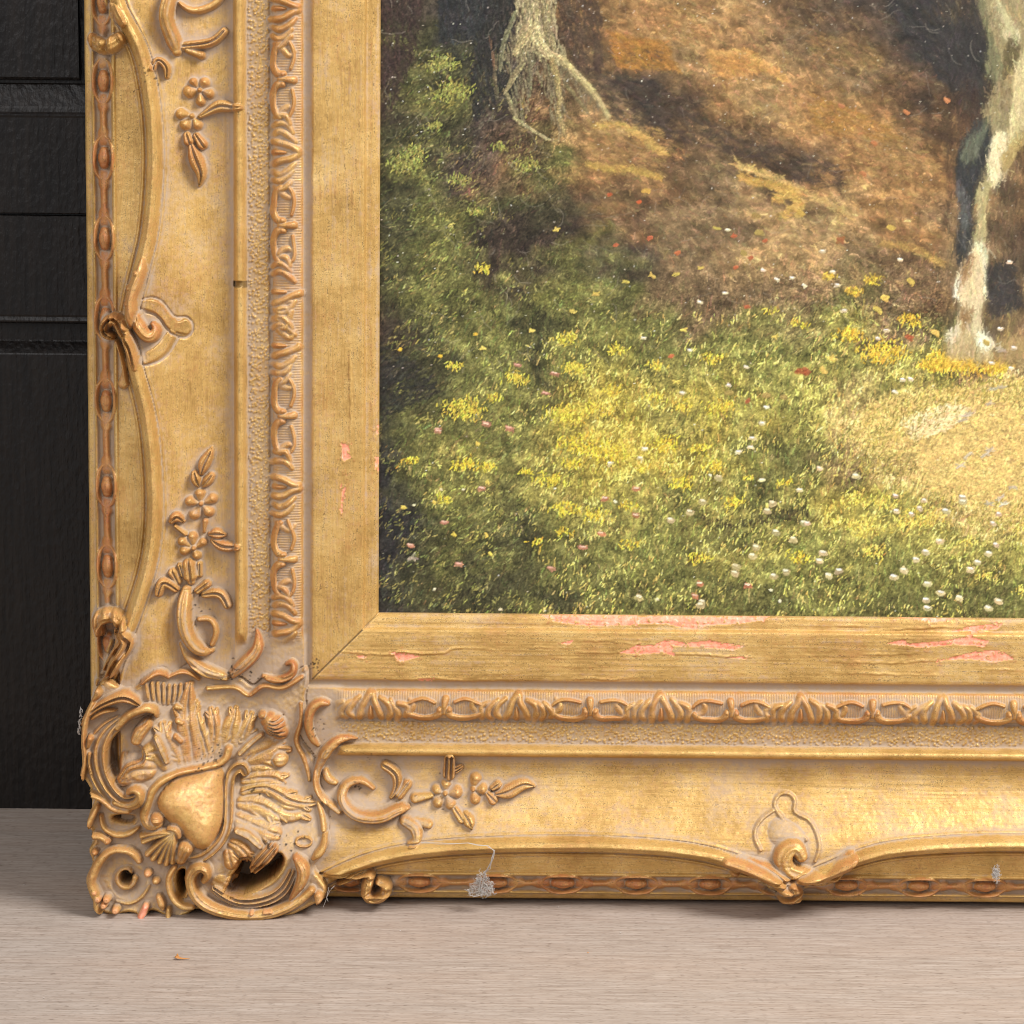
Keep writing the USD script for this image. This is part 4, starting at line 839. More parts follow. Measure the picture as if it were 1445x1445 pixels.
# light and dark grass tips
x, y = cloud(14000, box=(530, 1460, 70, 880)); lum = base_at(x, y).mean(1); kp = ((y > 440) | (x < 760)) & (pn(31, 14, 9)[np.clip((y - PY0).astype(int), 0, PH - 1), np.clip((x - PX0).astype(int), 0, PW - 1)] > .15); x, y = x[kp], y[kp]
tip = np.where((x < 760)[:, None], C(158, 152, 78), C(196, 178, 92)) * np.clip(.45 + y / 900, .5, 1.15)[:, None]
tip = tip * (.25 + .5 * np.clip(base_at(x, y).mean(1) / .14, 0, 1))[:, None] + base_at(x, y) * .8
dabs(x, y, prng.uniform(3, 8, len(x)), 1.1, -1.25 + prng.normal(0, .35, len(x)) + .45 * sstep(860, 600, x), cols(tip, .22, .1), .7, .25, 0, .35)
x, y = cloud(11000, box=(530, 1460, 80, 880)); kp = ((y > 470) | (x < 800)) & (pn(32, 14, 8)[np.clip((y - PY0).astype(int), 0, PH - 1), np.clip((x - PX0).astype(int), 0, PW - 1)] > .5); x, y = x[kp], y[kp]
dabs(x, y, prng.uniform(3, 9, len(x)), 1.4, -1.2 + prng.normal(0, .4, len(x)), cols(base_at(x, y) * .33 + .004, .25, .1), .6, .25, 0, .05)
def ell(pts, zf, col, n_per=.35, val=.2, hue=.1, ang=-1.3, spread=.5, ln=(3, 7), w=1.4, alpha=.85, dry=.2, asp=.5, relief=.45):
    X, Y, CC_ = [], [], []
    for a, b, r in pts:
        a, b, r = zf[0] + a / zf[2], zf[1] + b / zf[2], r / zf[2]
        n = max(int(r * r * n_per), 6); rr = np.sqrt(prng.random(n)) * np.clip(prng.normal(.9, .25, n), .2, 1.3) * r; th = prng.uniform(0, 2 * math.pi, n)
        X.append(a + rr * np.cos(th)); Y.append(b + rr * np.sin(th) * asp)
    x, y = np.concatenate(X), np.concatenate(Y)
    dabs(x, y, prng.uniform(*ln, len(x)), w, ang + prng.normal(0, spread, len(x)), cols(np.repeat(np.array(col)[None], len(x), 0), val, hue), alpha, dry, 0, relief)
z2, z3, z4, z5, z6, z7, z8, z9, z1 = (830, 0, 4.66), (1135, 0, 4.66), (520, 300, 4.66), (830, 300, 4.66), (1135, 300, 4.66), (520, 580, 4.66), (830, 580, 4.66), (1135, 580, 4.66), (520, 0, 4.66)
# dark hollow running down the bank and shade at the left
def dark(pts, col, n, w=(2, 5), ln=(8, 20), ang=.5, alpha=.6):
    P = np.array(pts, float); x, y = cloud(n, P, (P[:, 0].min(), P[:, 0].max(), P[:, 1].min(), P[:, 1].max()))
    dabs(x, y, prng.uniform(*ln, len(x)), prng.uniform(*w, len(x)), ang + prng.normal(0, .35, len(x)), cols(np.repeat(np.array(col)[None], len(x), 0), .25, .08), alpha, .3, 0, .05)
dark([(832, 95), (880, 104), (925, 112), (960, 150), (1010, 172), (1040, 195), (1090, 205), (1145, 215), (1190, 240), (1190, 268), (1120, 255), (1070, 228), (1000, 208), (940, 195), (870, 178), (850, 150)], C(72, 60, 50), 1600, ang=.35, alpha=.42)
dark([(1250, -60), (1380, -60), (1392, 0), (1402, 60), (1405, 120), (1380, 160), (1330, 120), (1290, 60), (1255, 20)], C(54, 51, 49), 2200, ang=.9, alpha=.5)
dark([(1330, 130), (1400, 120), (1392, 170), (1352, 230), (1345, 330), (1330, 330), (1335, 230)], C(70, 54, 42), 400, alpha=.4)
dark([(540, -60), (600, -60), (590, 60), (560, 140), (540, 180)], C(60, 46, 40), 700, ang=1.4, alpha=.4)
dark([(620, -40), (700, -40), (680, 60), (620, 55)], C(46, 46, 46), 600, ang=1.5, alpha=.45)
dark([(690, 0), (730, -20), (720, 60), (715, 120), (690, 150), (670, 170), (660, 120)], C(48, 46, 42), 600, ang=1.5)
dark([(825, -40), (850, 20), (850, 100), (815, 100), (795, 60), (790, 0)], C(74, 60, 48), 500, ang=1.3, alpha=.4)
dark([(532, 480), (560, 500), (600, 520), (620, 555), (560, 580), (535, 600)], C(44, 42, 38), 420, ang=-.4, alpha=.4)
dark([(1380, 380), (1430, 370), (1445, 430), (1400, 450)], C(56, 54, 52), 350)
# warm glows on the bank
for P, c, n in [([(905, 10), (1000, 10), (1010, 60), (930, 70)], (146, 110, 68), 300), ([(1000, 75), (1060, 70), (1085, 100), (1010, 110)], (182, 134, 76), 500), ([(830, 170), (930, 180), (970, 220), (900, 250), (830, 240)], (150, 118, 74), 550),
                ([(1225, 180), (1300, 195), (1330, 240), (1240, 260), (1200, 230)], (152, 120, 76), 380), ([(1140, 130), (1240, 170), (1280, 200), (1150, 190)], (160, 118, 62), 600), ([(1140, 40), (1240, 70), (1250, 100), (1150, 90)], (130, 104, 66), 400), ([(860, 45), (940, 60), (960, 100), (870, 95)], (158, 112, 54), 500)]:
    dark(P, C(*c), n, w=(1, 3), ln=(6, 16), ang=.4, alpha=.5)
# sunlit crest of the mound
for path, c, w in [([(840, 178), (880, 176), (905, 192), (922, 206), (936, 216)], (186, 152, 86), 5), ([(1035, 232), (1075, 244), (1110, 258), (1140, 275), (1165, 285), (1200, 305)], (190, 158, 98), 9), ([(1045, 250), (1090, 262), (1120, 268)], (188, 150, 80), 8), ([(830, 232), (860, 238), (900, 240), (930, 250)], (174, 142, 76), 5), ([(1095, 280), (1120, 272), (1130, 290), (1105, 305)], (190, 154, 84), 12), ([(1000, 75), (1040, 74), (1080, 90), (1110, 115)], (190, 146, 86), 4), ([(1245, 343), (1290, 350), (1330, 372)], (160, 128, 74), 5)]:
    p = np.array(path, float); tt = prng.random(260); fx = np.interp(tt, np.linspace(0, 1, len(p)), p[:, 0]); fy = np.interp(tt, np.linspace(0, 1, len(p)), p[:, 1])
    dabs(fx + prng.normal(0, 3, 260), fy + prng.normal(0, w * .3, 260), prng.uniform(5, 14, 260), 2, .35 + prng.normal(0, .5, 260), cols(np.repeat(C(*c)[None], 260, 0), .2, .08), .7, .3, 0, .35)
# yellow-green flowering tufts
ell([(170, 1170, 80), (80, 1290, 110), (430, 1210, 80), (200, 900, 80), (450, 1000, 70), (880, 1280, 120), (620, 1270, 80), (820, 960, 90), (1200, 640, 50), (1390, 730, 60)], z5, C(198, 174, 66), .13)
ell([(1400, 210, 150), (1290, 25, 70), (780, 370, 70), (640, 355, 100), (1030, 400, 60), (1200, 440, 100), (1300, 640, 100), (1110, 860, 60), (1290, 800, 60), (1350, 350, 80), (280, 320, 60), (500, 580, 60)], z7, C(200, 175, 60), .13)
ell([(500, 215, 120), (740, 250, 80), (820, 360, 80), (350, 380, 60), (130, 270, 150), (620, 470, 100), (1050, 440, 45), (1290, 470, 60), (60, 680, 100), (720, 970, 80), (1370, 960, 90), (250, 620, 70), (960, 600, 80), (280, 880, 70)], z8, C(202, 177, 62), .12)
ell([(330, 580, 110), (520, 600, 110), (680, 740, 70), (450, 920, 100), (1430, 750, 80), (1080, 860, 60), (1180, 1080, 60), (1420, 1180, 60), (760, 700, 160), (380, 760, 140)], z9, C(206, 182, 84), .13)
ell([(900, 980, 150), (1050, 1010, 110), (1260, 1030, 100), (680, 700, 70), (740, 740, 40), (330, 520, 60), (450, 440, 60), (160, 420, 50), (300, 800, 100), (520, 920, 160)], z6, C(208, 172, 62), .2)
ell([(960, 1090, 90), (1350, 1020, 100), (1300, 1330, 140), (820, 1220, 60), (620, 1290, 150), (750, 370, 60), (560, 1010, 60), (1300, 830, 80)], z4, C(188, 170, 66), .18)
ell([(480, 420, 120), (550, 600, 140), (250, 1080, 120), (600, 1180, 80), (300, 1000, 90), (700, 1390, 60), (1050, 1080, 90), (870, 960, 60), (430, 830, 60)], z1, C(138, 136, 70), .2)
# sandy path
x, y = cloud(7000, [(1230, 570), (1300, 555), (1380, 545), (1460, 530), (1460, 740), (1400, 730), (1330, 700), (1260, 660), (1200, 620)], (1200, 1460, 530, 740))
dabs(x, y, prng.uniform(9, 24, len(x)), prng.uniform(1.2, 3, len(x)), .05 + prng.normal(0, .35, len(x)), cols(np.repeat(C(206, 176, 106)[None], len(x), 0), .15, .06), .4, .25, prng.normal(0, 1.2, len(x)), .4)
x, y = cloud(900, [(1270, 590), (1340, 570), (1380, 580), (1330, 610), (1290, 620)], (1260, 1390, 560, 630))
dabs(x, y, prng.uniform(5, 14, len(x)), 2, -.3 + prng.normal(0, .4, len(x)), cols(np.repeat(C(228, 200, 148)[None], len(x), 0), .12, .05), .7, .25, 0, .6)
x, y = cloud(900, [(1170, 650), (1290, 640), (1300, 668), (1190, 672)], (1170, 1300, 640, 672)); dabs(x, y, prng.uniform(3, 8, len(x)), 1.5, -1 + prng.normal(0, .6, len(x)), cols(np.repeat(C(120, 102, 62)[None], len(x), 0), .25, .1), .35, .3, 0, .1)
x, y = cloud(500, [(990, 728), (1040, 738), (1100, 722), (1140, 712), (1140, 728), (1080, 742), (1000, 746)], (990, 1140, 710, 748)); dabs(x, y, prng.uniform(3, 9, len(x)), 1.5, -1.4 + prng.normal(0, .2, len(x)), cols(np.repeat(C(74, 66, 44)[None], len(x), 0), .2, .1), .75, .25, 0, .05)
# grass creeping over the edge of the path
x, y = cloud(5200, box=(1150, 1460, 530, 760)); edge_ = np.abs(np.hypot((x - 1420) / 190, (y - 640) / 95) - 1); kq = edge_ < prng.uniform(0, .38, len(x)); x, y = x[kq], y[kq]
dabs(x, y, prng.uniform(4, 11, len(x)), 1.3, -1.2 + prng.normal(0, .4, len(x)), cols(np.where(prng.random(len(x))[:, None] < .5, C(172, 154, 76), C(138, 130, 66)), .2, .1), .55, .3, 0, .3)
# tree foot and roots
def limb(path, c, w0, w1, n=170, jit=.3, alpha=.75):
    p = np.array(path, float); s = np.concatenate([[0], np.cumsum(np.hypot(*np.diff(p, axis=0).T))]); t = prng.random(n) * s[-1]
    fx, fy = np.interp(t, s, p[:, 0]), np.interp(t, s, p[:, 1]); w = w0 + (w1 - w0) * t / s[-1]
    i = np.clip(np.searchsorted(s, t) - 1, 0, len(p) - 2); a = np.arctan2(*(p[i + 1] - p[i])[:, ::-1].T)
    o = prng.uniform(-.5, .5, n) * w
    dabs(fx - np.sin(a) * o, fy + np.cos(a) * o, prng.uniform(5, 13, n), prng.uniform(1, 2.4, n), a + prng.normal(0, .12, n), cols(np.repeat(C(*c)[None], n, 0), .16, .06) * (1 - .35 * np.clip(o / np.maximum(w, .1), -.5, .5))[:, None], alpha, .22, 0, .35)
def fillp(poly, c, n, ang, ln=(6, 16), w=(1.5, 3), val=.14, hue=.05, alpha=.85):
    P = np.array(poly, float); P = smooth_path(np.column_stack([P, np.ones((len(P), 2))]), closed=True)[:, :2][::3]
    x, y = cloud(n * 3, P, (P[:, 0].min(), P[:, 0].max(), P[:, 1].min(), P[:, 1].max())); x, y = x[:n], y[:n]
    dabs(x, y, prng.uniform(*ln, len(x)), prng.uniform(*w, len(x)), ang + prng.normal(0, .18, len(x)), cols(np.repeat(C(*c)[None], len(x), 0), val, hue), alpha, .18, 0, .4)
fillp([(728, -60), (780, -60), (784, 40), (800, 84), (836, 130), (856, 165), (822, 140), (800, 116), (798, 160), (790, 196), (776, 160), (764, 120), (752, 100), (746, 150), (734, 176), (718, 150), (722, 110), (708, 96), (722, 50)], (122, 112, 84), 800, 1.45, alpha=.42)
fillp([(734, -60), (782, -60), (786, 40), (796, 84), (776, 92), (752, 78), (734, 80), (730, 40)], (158, 146, 108), 420, 1.5, alpha=.5)
limb([(756, -60), (756, 0), (754, 40), (750, 66)], (156, 142, 104), 46, 34, 500)
limb([(768, -20), (772, 40), (780, 70)], (138, 124, 88), 18, 10, 160)
limb([(752, 30), (758, 56), (772, 76), (790, 84)], (182, 166, 120), 16, 11, 220)
limb([(790, 82), (805, 96), (820, 112), (836, 128), (848, 146), (858, 164)], (176, 160, 112), 10, 5, 200)
limb([(745, 40), (736, 62), (727, 74)], (168, 152, 108), 16, 7, 160)
limb([(738, 66), (736, 90), (724, 110), (714, 130), (722, 150), (728, 168)], (132, 122, 88), 9, 4, 200)
limb([(778, 84), (786, 110), (790, 140), (788, 160), (796, 188)], (150, 132, 88), 9, 3, 180)
limb([(748, 76), (748, 110), (746, 134)], (112, 104, 78), 9, 5, 120)
limb([(728, 168), (745, 180), (762, 190), (775, 198)], (150, 140, 100), 4, 2, 70)
limb([(726, 20), (716, 45), (708, 70), (706, 96)], (108, 104, 78), 7, 4, 120)
limb([(700, 80), (698, 110), (702, 140)], (92, 84, 62), 5, 4, 70); limb([(800, 120), (815, 140), (830, 160)], (120, 108, 74), 5, 3, 60)
limb([(692, 52), (695, 75), (697, 95)], (112, 84, 62), 3, 2, 26, alpha=.4)
# the horse's leg
fillp([(1378, -60), (1384, 10), (1396, 45), (1404, 80), (1405, 110), (1400, 140), (1388, 168), (1398, 180), (1395, 230), (1386, 260), (1396, 265), (1412, 235), (1424, 215), (1446, 190), (1462, 120), (1462, -60)], (150, 136, 98), 2000, 1.55)
fillp([(1384, -40), (1392, 20), (1404, 60), (1410, 110), (1400, 110), (1396, 60), (1382, 10)], (120, 116, 84), 320, 1.35)
fillp([(1400, -20), (1420, 20), (1436, 55), (1428, 60), (1412, 25)], (186, 176, 132), 200, 1.0)
fillp([(1425, 60), (1436, 62), (1432, 90), (1418, 110), (1412, 130), (1416, 90)], (104, 92, 62), 200, 1.7)
fillp([(1434, 100), (1462, 60), (1462, 160), (1440, 185), (1424, 205), (1430, 150)], (206, 190, 140), 500, 1.75)
fillp([(1398, 200), (1408, 190), (1426, 205), (1424, 232), (1412, 250), (1402, 262), (1396, 240)], (226, 212, 168), 300, 1.8)
fillp([(1416, 215), (1436, 195), (1446, 190), (1430, 225), (1418, 240)], (168, 146, 92), 150, 2.2)
fillp([(1366, 188), (1392, 172), (1398, 190), (1392, 228), (1384, 250), (1372, 300), (1370, 350), (1358, 380), (1352, 370), (1354, 310), (1352, 270), (1349, 235), (1356, 210)], (56, 58, 57), 800, 1.6, alpha=.7)
fillp([(1372, 190), (1394, 174), (1386, 200), (1372, 226), (1362, 222)], (98, 100, 82), 140, 2.1)
fillp([(1354, 260), (1362, 270), (1364, 330), (1360, 350), (1356, 310)], (96, 96, 92), 70, 1.55)
fillp([(1384, 262), (1394, 255), (1390, 300), (1388, 345), (1376, 360), (1380, 310)], (172, 158, 112), 260, 1.62)
fillp([(1380, 345), (1388, 345), (1390, 380), (1391, 415), (1384, 430), (1376, 440), (1380, 400)], (212, 210, 172), 220, 1.55)
fillp([(1366, 368), (1380, 352), (1386, 380), (1388, 420), (1378, 440), (1362, 438), (1352, 420), (1346, 408), (1352, 390)], (216, 194, 150), 420, 1.6)
fillp([(1362, 372), (1372, 360), (1366, 390), (1356, 400)], (156, 122, 84), 60, 1.8, alpha=.7)
fillp([(1356, 440), (1380, 430), (1384, 455), (1392, 478), (1396, 490), (1372, 498), (1346, 496), (1340, 478), (1350, 462)], (204, 188, 148), 500, 1.55)
fillp([(1360, 438), (1372, 436), (1366, 456), (1358, 466)], (146, 116, 76), 70, 1.4, alpha=.7)
fillp([(1338, 476), (1356, 468), (1372, 474), (1366, 484), (1344, 486)], (214, 206, 176), 120, .2, alpha=.4)
fillp([(1340, 484), (1394, 484), (1398, 502), (1368, 508), (1338, 500)], (176, 156, 112), 250, 1.5)
fillp([(1348, 408), (1354, 390), (1350, 412), (1346, 420)], (228, 224, 196), 40, 1.2, ln=(4, 8), w=(1, 2)); fillp([(1384, 470), (1396, 476), (1400, 486), (1386, 490)], (226, 222, 190), 70, .6)
ell([(900, 1000, 150), (1050, 1010, 100), (1250, 1020, 90)], z6, C(206, 170, 64), .3, ang=-1.4, spread=.3, asp=.28)
sl = (slice(0, 580), slice(830, 962)); IMG[sl] = .35 * IMG[sl] + .65 * np.stack([gaussian_filter(IMG[sl][..., k], (5, 2.2)) for k in range(3)], -1)
sl = (slice(0, 480), slice(290, 830)); IMG[sl] = .55 * IMG[sl] + .45 * np.stack([gaussian_filter(IMG[sl][..., k], 2.2) for k in range(3)], -1)
soft = np.maximum(sstep(420, 330, yy) * sstep(780, 850, xx), sstep(1330, 1350, xx) * sstep(520, 500, yy))
IMG *= np.exp((.15 - .09 * soft) * (1 - .7 * sstep(1190, 1260, xx) * sstep(530, 570, yy) * sstep(740, 690, yy)) * pn(41, .55, .55) + .10 * (1 - .5 * soft) * pn(42, 1.4, 1.1))[..., None]
# wet edges dragged into each other
def smudge(x, y, length, ang, alpha, w=2.0):
    sx, sy = x + np.cos(ang + math.pi) * length * .6 + prng.normal(0, 1.5, len(x)), y + np.sin(ang + math.pi) * length * .6 + prng.normal(0, 1.5, len(x))
    i = np.clip(np.rint(sy - PY0).astype(int), 0, PH - 1); j = np.clip(np.rint(sx - PX0).astype(int), 0, PW - 1)
    dabs(x, y, length, w, ang, cols(IMG[i, j], .12, .05), alpha, .3, prng.normal(0, .5, len(x)), .15)
x, y = cloud(11000, box=(530, 1460, -60, 880)); a = np.where(y > 420, -1.25, np.where(x < 760, -1.2, .5)) + prng.normal(0, .6, len(x)) + np.where(prng.random(len(x)) < .5, math.pi, 0)
kk_ = ~((x > 690) & (x < 870) & (y < 205)); x, y, a = x[kk_], y[kk_], a[kk_]
smudge(x, y, prng.uniform(4, 11, len(x)), a, prng.uniform(.3, .7, len(x)))
x, y = cloud(2600, box=(1335, 1462, -60, 505)); smudge(x, y, prng.uniform(5, 13, len(x)), 1.6 + prng.normal(0, .25, len(x)) + np.where(prng.random(len(x)) < .5, math.pi, 0), prng.uniform(.35, .75, len(x)))
x, y = cloud(4, box=(690, 700, -30, 200)); smudge(x, y, prng.uniform(5, 12, len(x)), 1.3 + prng.normal(0, .5, len(x)) + np.where(prng.random(len(x)) < .5, math.pi, 0), prng.uniform(.4, .8, len(x)))
# single blossoms
def spots(zf, pts, c, L, W, ang=.15, c2=None, relief=1.6):
    p = np.array(pts, float); x, y = zf[0] + p[:, 0] / zf[2], zf[1] + p[:, 1] / zf[2]; n = len(x)
    L, W = L * .8, W * .78; mut = lambda c: tuple(np.array(c) * .8 + .2 * np.array((140, 122, 74))); c = mut(c)
    for k in range(3):
        dabs(x + prng.normal(0, .7, n), y + prng.normal(0, .5, n), L * prng.uniform(.7, 1.15, n), W, ang + prng.normal(0, .35, n), cols(np.repeat(C(*c)[None], n, 0), .1, .05), .6, .25, prng.normal(0, .5, n), relief / 3)
    if c2: dabs(x - .6, y - W * .34, L * .6, max(W * .4, 1), ang, cols(np.repeat(C(*c2)[None], n, 0), .08, .03), .9, .1, 0, .5)
spots(z4, [(1235, 112), (1345, 650), (1075, 775), (755, 892)], (212, 186, 92), 12, 5, .2); spots(z4, [(705, 800), (210, 900), (470, 940)], (214, 166, 50), 6, 5)
spots(z4, [(980, 1005), (1225, 1060), (1165, 1190), (775, 1385), (455, 1425), (930, 1425)], (164, 108, 92), 15, 5, .2, (196, 150, 132))
spots(z7, [(460, 135), (775, 90), (925, 115), (745, 510), (500, 735), (275, 885), (595, 1010), (1410, 900), (1200, 1035)], (172, 116, 96), 15, 6, .2, (206, 160, 140)); spots(z7, [(285, 965)], (160, 146, 136), 20, 5, -.2)
spots(z7, [(720, 215), (430, 600), (780, 470), (800, 935), (780, 815), (230, 635), (560, 815)], (208, 184, 82), 9, 5, .8); spots(z7, [(480, 515), (625, 515), (1225, 510), (435, 1170), (870, 1305), (300, 620)], (226, 214, 176), 4, 3)
spots(z8, [(320, 515), (110, 580), (315, 690), (85, 810), (735, 1140), (705, 1220), (1050, 1150)], (178, 110, 84), 14, 8, .1, (212, 172, 150))
spots(z8, [(375, 250), (345, 310), (145, 345), (1145, 85), (1080, 180), (1145, 455), (1390, 520), (1070, 240), (990, 270)], (214, 200, 156), 12, 5, .05, (238, 230, 206))
spots(z8, [(1210, 610), (1180, 660), (670, 670), (540, 720), (755, 600), (1420, 740), (1235, 800), (1350, 845), (1105, 900), (1080, 955), (970, 1025), (965, 1070), (1220, 1090), (1300, 1060), (740, 1280), (750, 1260), (335, 1230), (860, 440)], (182, 168, 122), 14, 10, .2, (220, 206, 168))
spots(z8, [(1260, 1250), (455, 1240), (1200, 1180), (800, 425), (180, 598)], (232, 222, 186), 5, 4)
spots(z9, [(100, 380), (600, 560), (790, 590), (1280, 680), (1240, 740), (605, 660), (705, 680), (1260, 880), (20, 740), (760, 640)], (206, 178, 148), 10, 7, .2, (236, 218, 200))
spots(z9, [(930, 660), (1040, 570), (1045, 600), (125, 935), (100, 990), (230, 1055), (160, 1085), (655, 1050), (590, 1095), (735, 980), (810, 1140), (800, 1245), (810, 1300), (900, 1200), (1020, 1230), (1280, 1255), (1210, 1300), (1215, 940), (1095, 1045), (1140, 1000), (340, 430), (890, 860), (800, 930)], (198, 184, 140), 15, 9, .2, (234, 224, 190))
spots(z9, [(1075, 290), (1225, 255), (1195, 285), (1060, 30), (1290, 570), (1220, 608), (1370, 500), (1310, 610), (1030, 360)], (196, 186, 168), 18, 3.5, -.2)
spots(z6, [(120, 255), (190, 390), (220, 480), (265, 645), (485, 830), (650, 1100), (700, 1095), (595, 1180), (1350, 325), (540, 775), (1290, 765), (1380, 890), (1360, 1025), (1230, 990), (630, 310)], (226, 204, 170), 10, 5, .1, (242, 232, 212))
spots(z6, [(690, 820), (20, 1040)], (168, 82, 52), 16, 8, .4); spots(z6, [(240, 180)], (160, 96, 58), 18, 8); spots(z6, [(530, 560), (480, 640), (180, 960), (1195, 855), (860, 790), (120, 1040), (700, 450), (570, 100)], (206, 174, 86), 16, 8, .6); spots(z6, [(1240, 1160), (1300, 1150), (1220, 1255), (1080, 1320), (1040, 1365), (1280, 890), (1300, 910)], (186, 172, 150), 15, 4, -.25)
spots(z5, [(420, 415), (580, 405), (245, 455), (50, 535), (740, 365), (630, 770), (845, 105), (1230, 815), (580, 1115)], (210, 184, 88), 12, 4, .2); spots(z5, [(1105, 20), (1380, 20), (1025, 265), (1125, 130), (1170, 1200), (925, 1185), (1290, 1210)], (172, 146, 82), 15, 9)
spots(z5, [(180, 215), (405, 165), (585, 265), (1070, 300), (970, 360), (955, 155), (545, 945), (1045, 620), (1050, 1240), (1165, 185)], (186, 92, 62), 10, 6, -.4); spots(z5, [(1400, 1045)], (160, 72, 44), 22, 9, .3)
spots(z5, [(920, 115), (735, 590), (1040, 1015), (925, 1135), (620, 1185), (1170, 1280), (1145, 1385), (365, 825), (670, 905), (1240, 440), (1340, 430), (1420, 480), (1150, 380), (900, 530)], (222, 210, 176), 9, 4, .2, (240, 232, 214))
spots(z2, [(140, 1280), (335, 1330)], (190, 76, 44), 8, 5, -.4); spots(z2, [(385, 1255), (1400, 1400)], (198, 160, 78), 16, 8, .4); spots(z3, [(460, 940), (390, 1140), (670, 740), (940, 660), (240, 700)], (182, 112, 74), 12, 7, .5)
# speckle of dust and fine pale crazing of the varnish
n = 1500; x, y = cloud(n, box=(532, 1460, -50, 872)); dens = np.clip(1.2 - y / 700, .25, 1); k = prng.random(n) < dens; x, y = x[k], y[k]
dabs(x, y, 1.2, 1, 0, cols(np.repeat(C(206, 198, 178)[None], len(x), 0), .4, .05), prng.uniform(.1, .6, len(x)) ** 1.5, .3, 0, .4)
for _ in range(260):
    x0, y0 = prng.uniform(700, 1460), prng.uniform(-60, 520); a = prng.normal(.75, .5) if prng.random() < .7 else prng.uniform(0, 3.1)
    if prng.random() < .25: x0 = prng.uniform(535, 760)
    m_ = int(prng.uniform(8, 30)); aa = a + np.cumsum(prng.normal(0, .18, m_)); xs, ys = x0 + np.cumsum(np.cos(aa)) * 1.3, y0 + np.cumsum(np.sin(aa)) * 1.3
    dabs(xs, ys, 2, 1, aa, np.repeat(C(160, 150, 134)[None], m_, 0), prng.uniform(.03, .13), .3, 0, .1)
IMG *= (1 + .16 * sstep(330, 560, yy))[..., None]
IMG = np.clip(IMG * np.exp((.07 - .05 * soft) * pn(43, .6, .6))[..., None], 0.003, 0.85)
IMG[:] = .72 * IMG + .28 * np.stack([gaussian_filter(IMG[..., k], .7) for k in range(3)], -1)

IMG = np.clip(IMG * np.clip((IMG.mean(-1) + .01) / (gaussian_filter(IMG.mean(-1), 1.5) + .01), .4, 2.2)[..., None] ** (.48 - .3 * soft)[..., None], .003, .88)
IMG = np.clip(IMG * np.clip((IMG.mean(-1) + .01) / (gaussian_filter(IMG.mean(-1), 6) + .01), .5, 2)[..., None] ** .25, .003, .88)
REL = np.clip(gaussian_filter(REL, .5), 0, 5)
PU = AU[AU > -9]; PV = AV[AV > -9]; uu, vv = np.meshgrid(PU, PV)
qx, qy = proj(uu, vv, -1.0)
ci, cj = np.abs(qy - PY0), qx - PX0
cj = np.where(cj > PW - 2, 2 * (PW - 2) - cj, cj)
pig = np.stack([map_coordinates(IMG[..., k], [ci, cj], order=1, mode='reflect') for k in range(3)], -1)
rel = map_coordinates(REL, [ci, cj], order=1, mode='reflect')
ph = -1.5 + .11 * rel + 0.05 * np.cos(uu * 2.2) * np.cos(vv * 2.2)
PXYZ = np.stack([uu, -ph, vv], -1) * Q
pid = np.arange(uu.size).reshape(uu.shape)
pq = np.stack([pid[:-1, :-1], pid[:-1, 1:], pid[1:, 1:], pid[1:, :-1]], -1).reshape(-1, 4)
tu, tv = np.gradient(PXYZ, axis=1), np.gradient(PXYZ, axis=0); pn_ = np.cross(tu, tv); pn_ /= np.linalg.norm(pn_, axis=-1, keepdims=True)
pr = put_mesh('/World/oil_painting', PXYZ.reshape(-1, 3), pq, paint_mat, pn_.reshape(-1, 3), {'pigment': pig.reshape(-1, 3) * PAINT_GAIN})
UsdGeom.Xformable(pr).AddTransformOp().Set(Gf.Matrix4d(*FM.ravel().tolist()))
tag(pr, 'oil painting of flowery meadow, tree roots and pale horse leg, inside the gilt frame', 'painting')

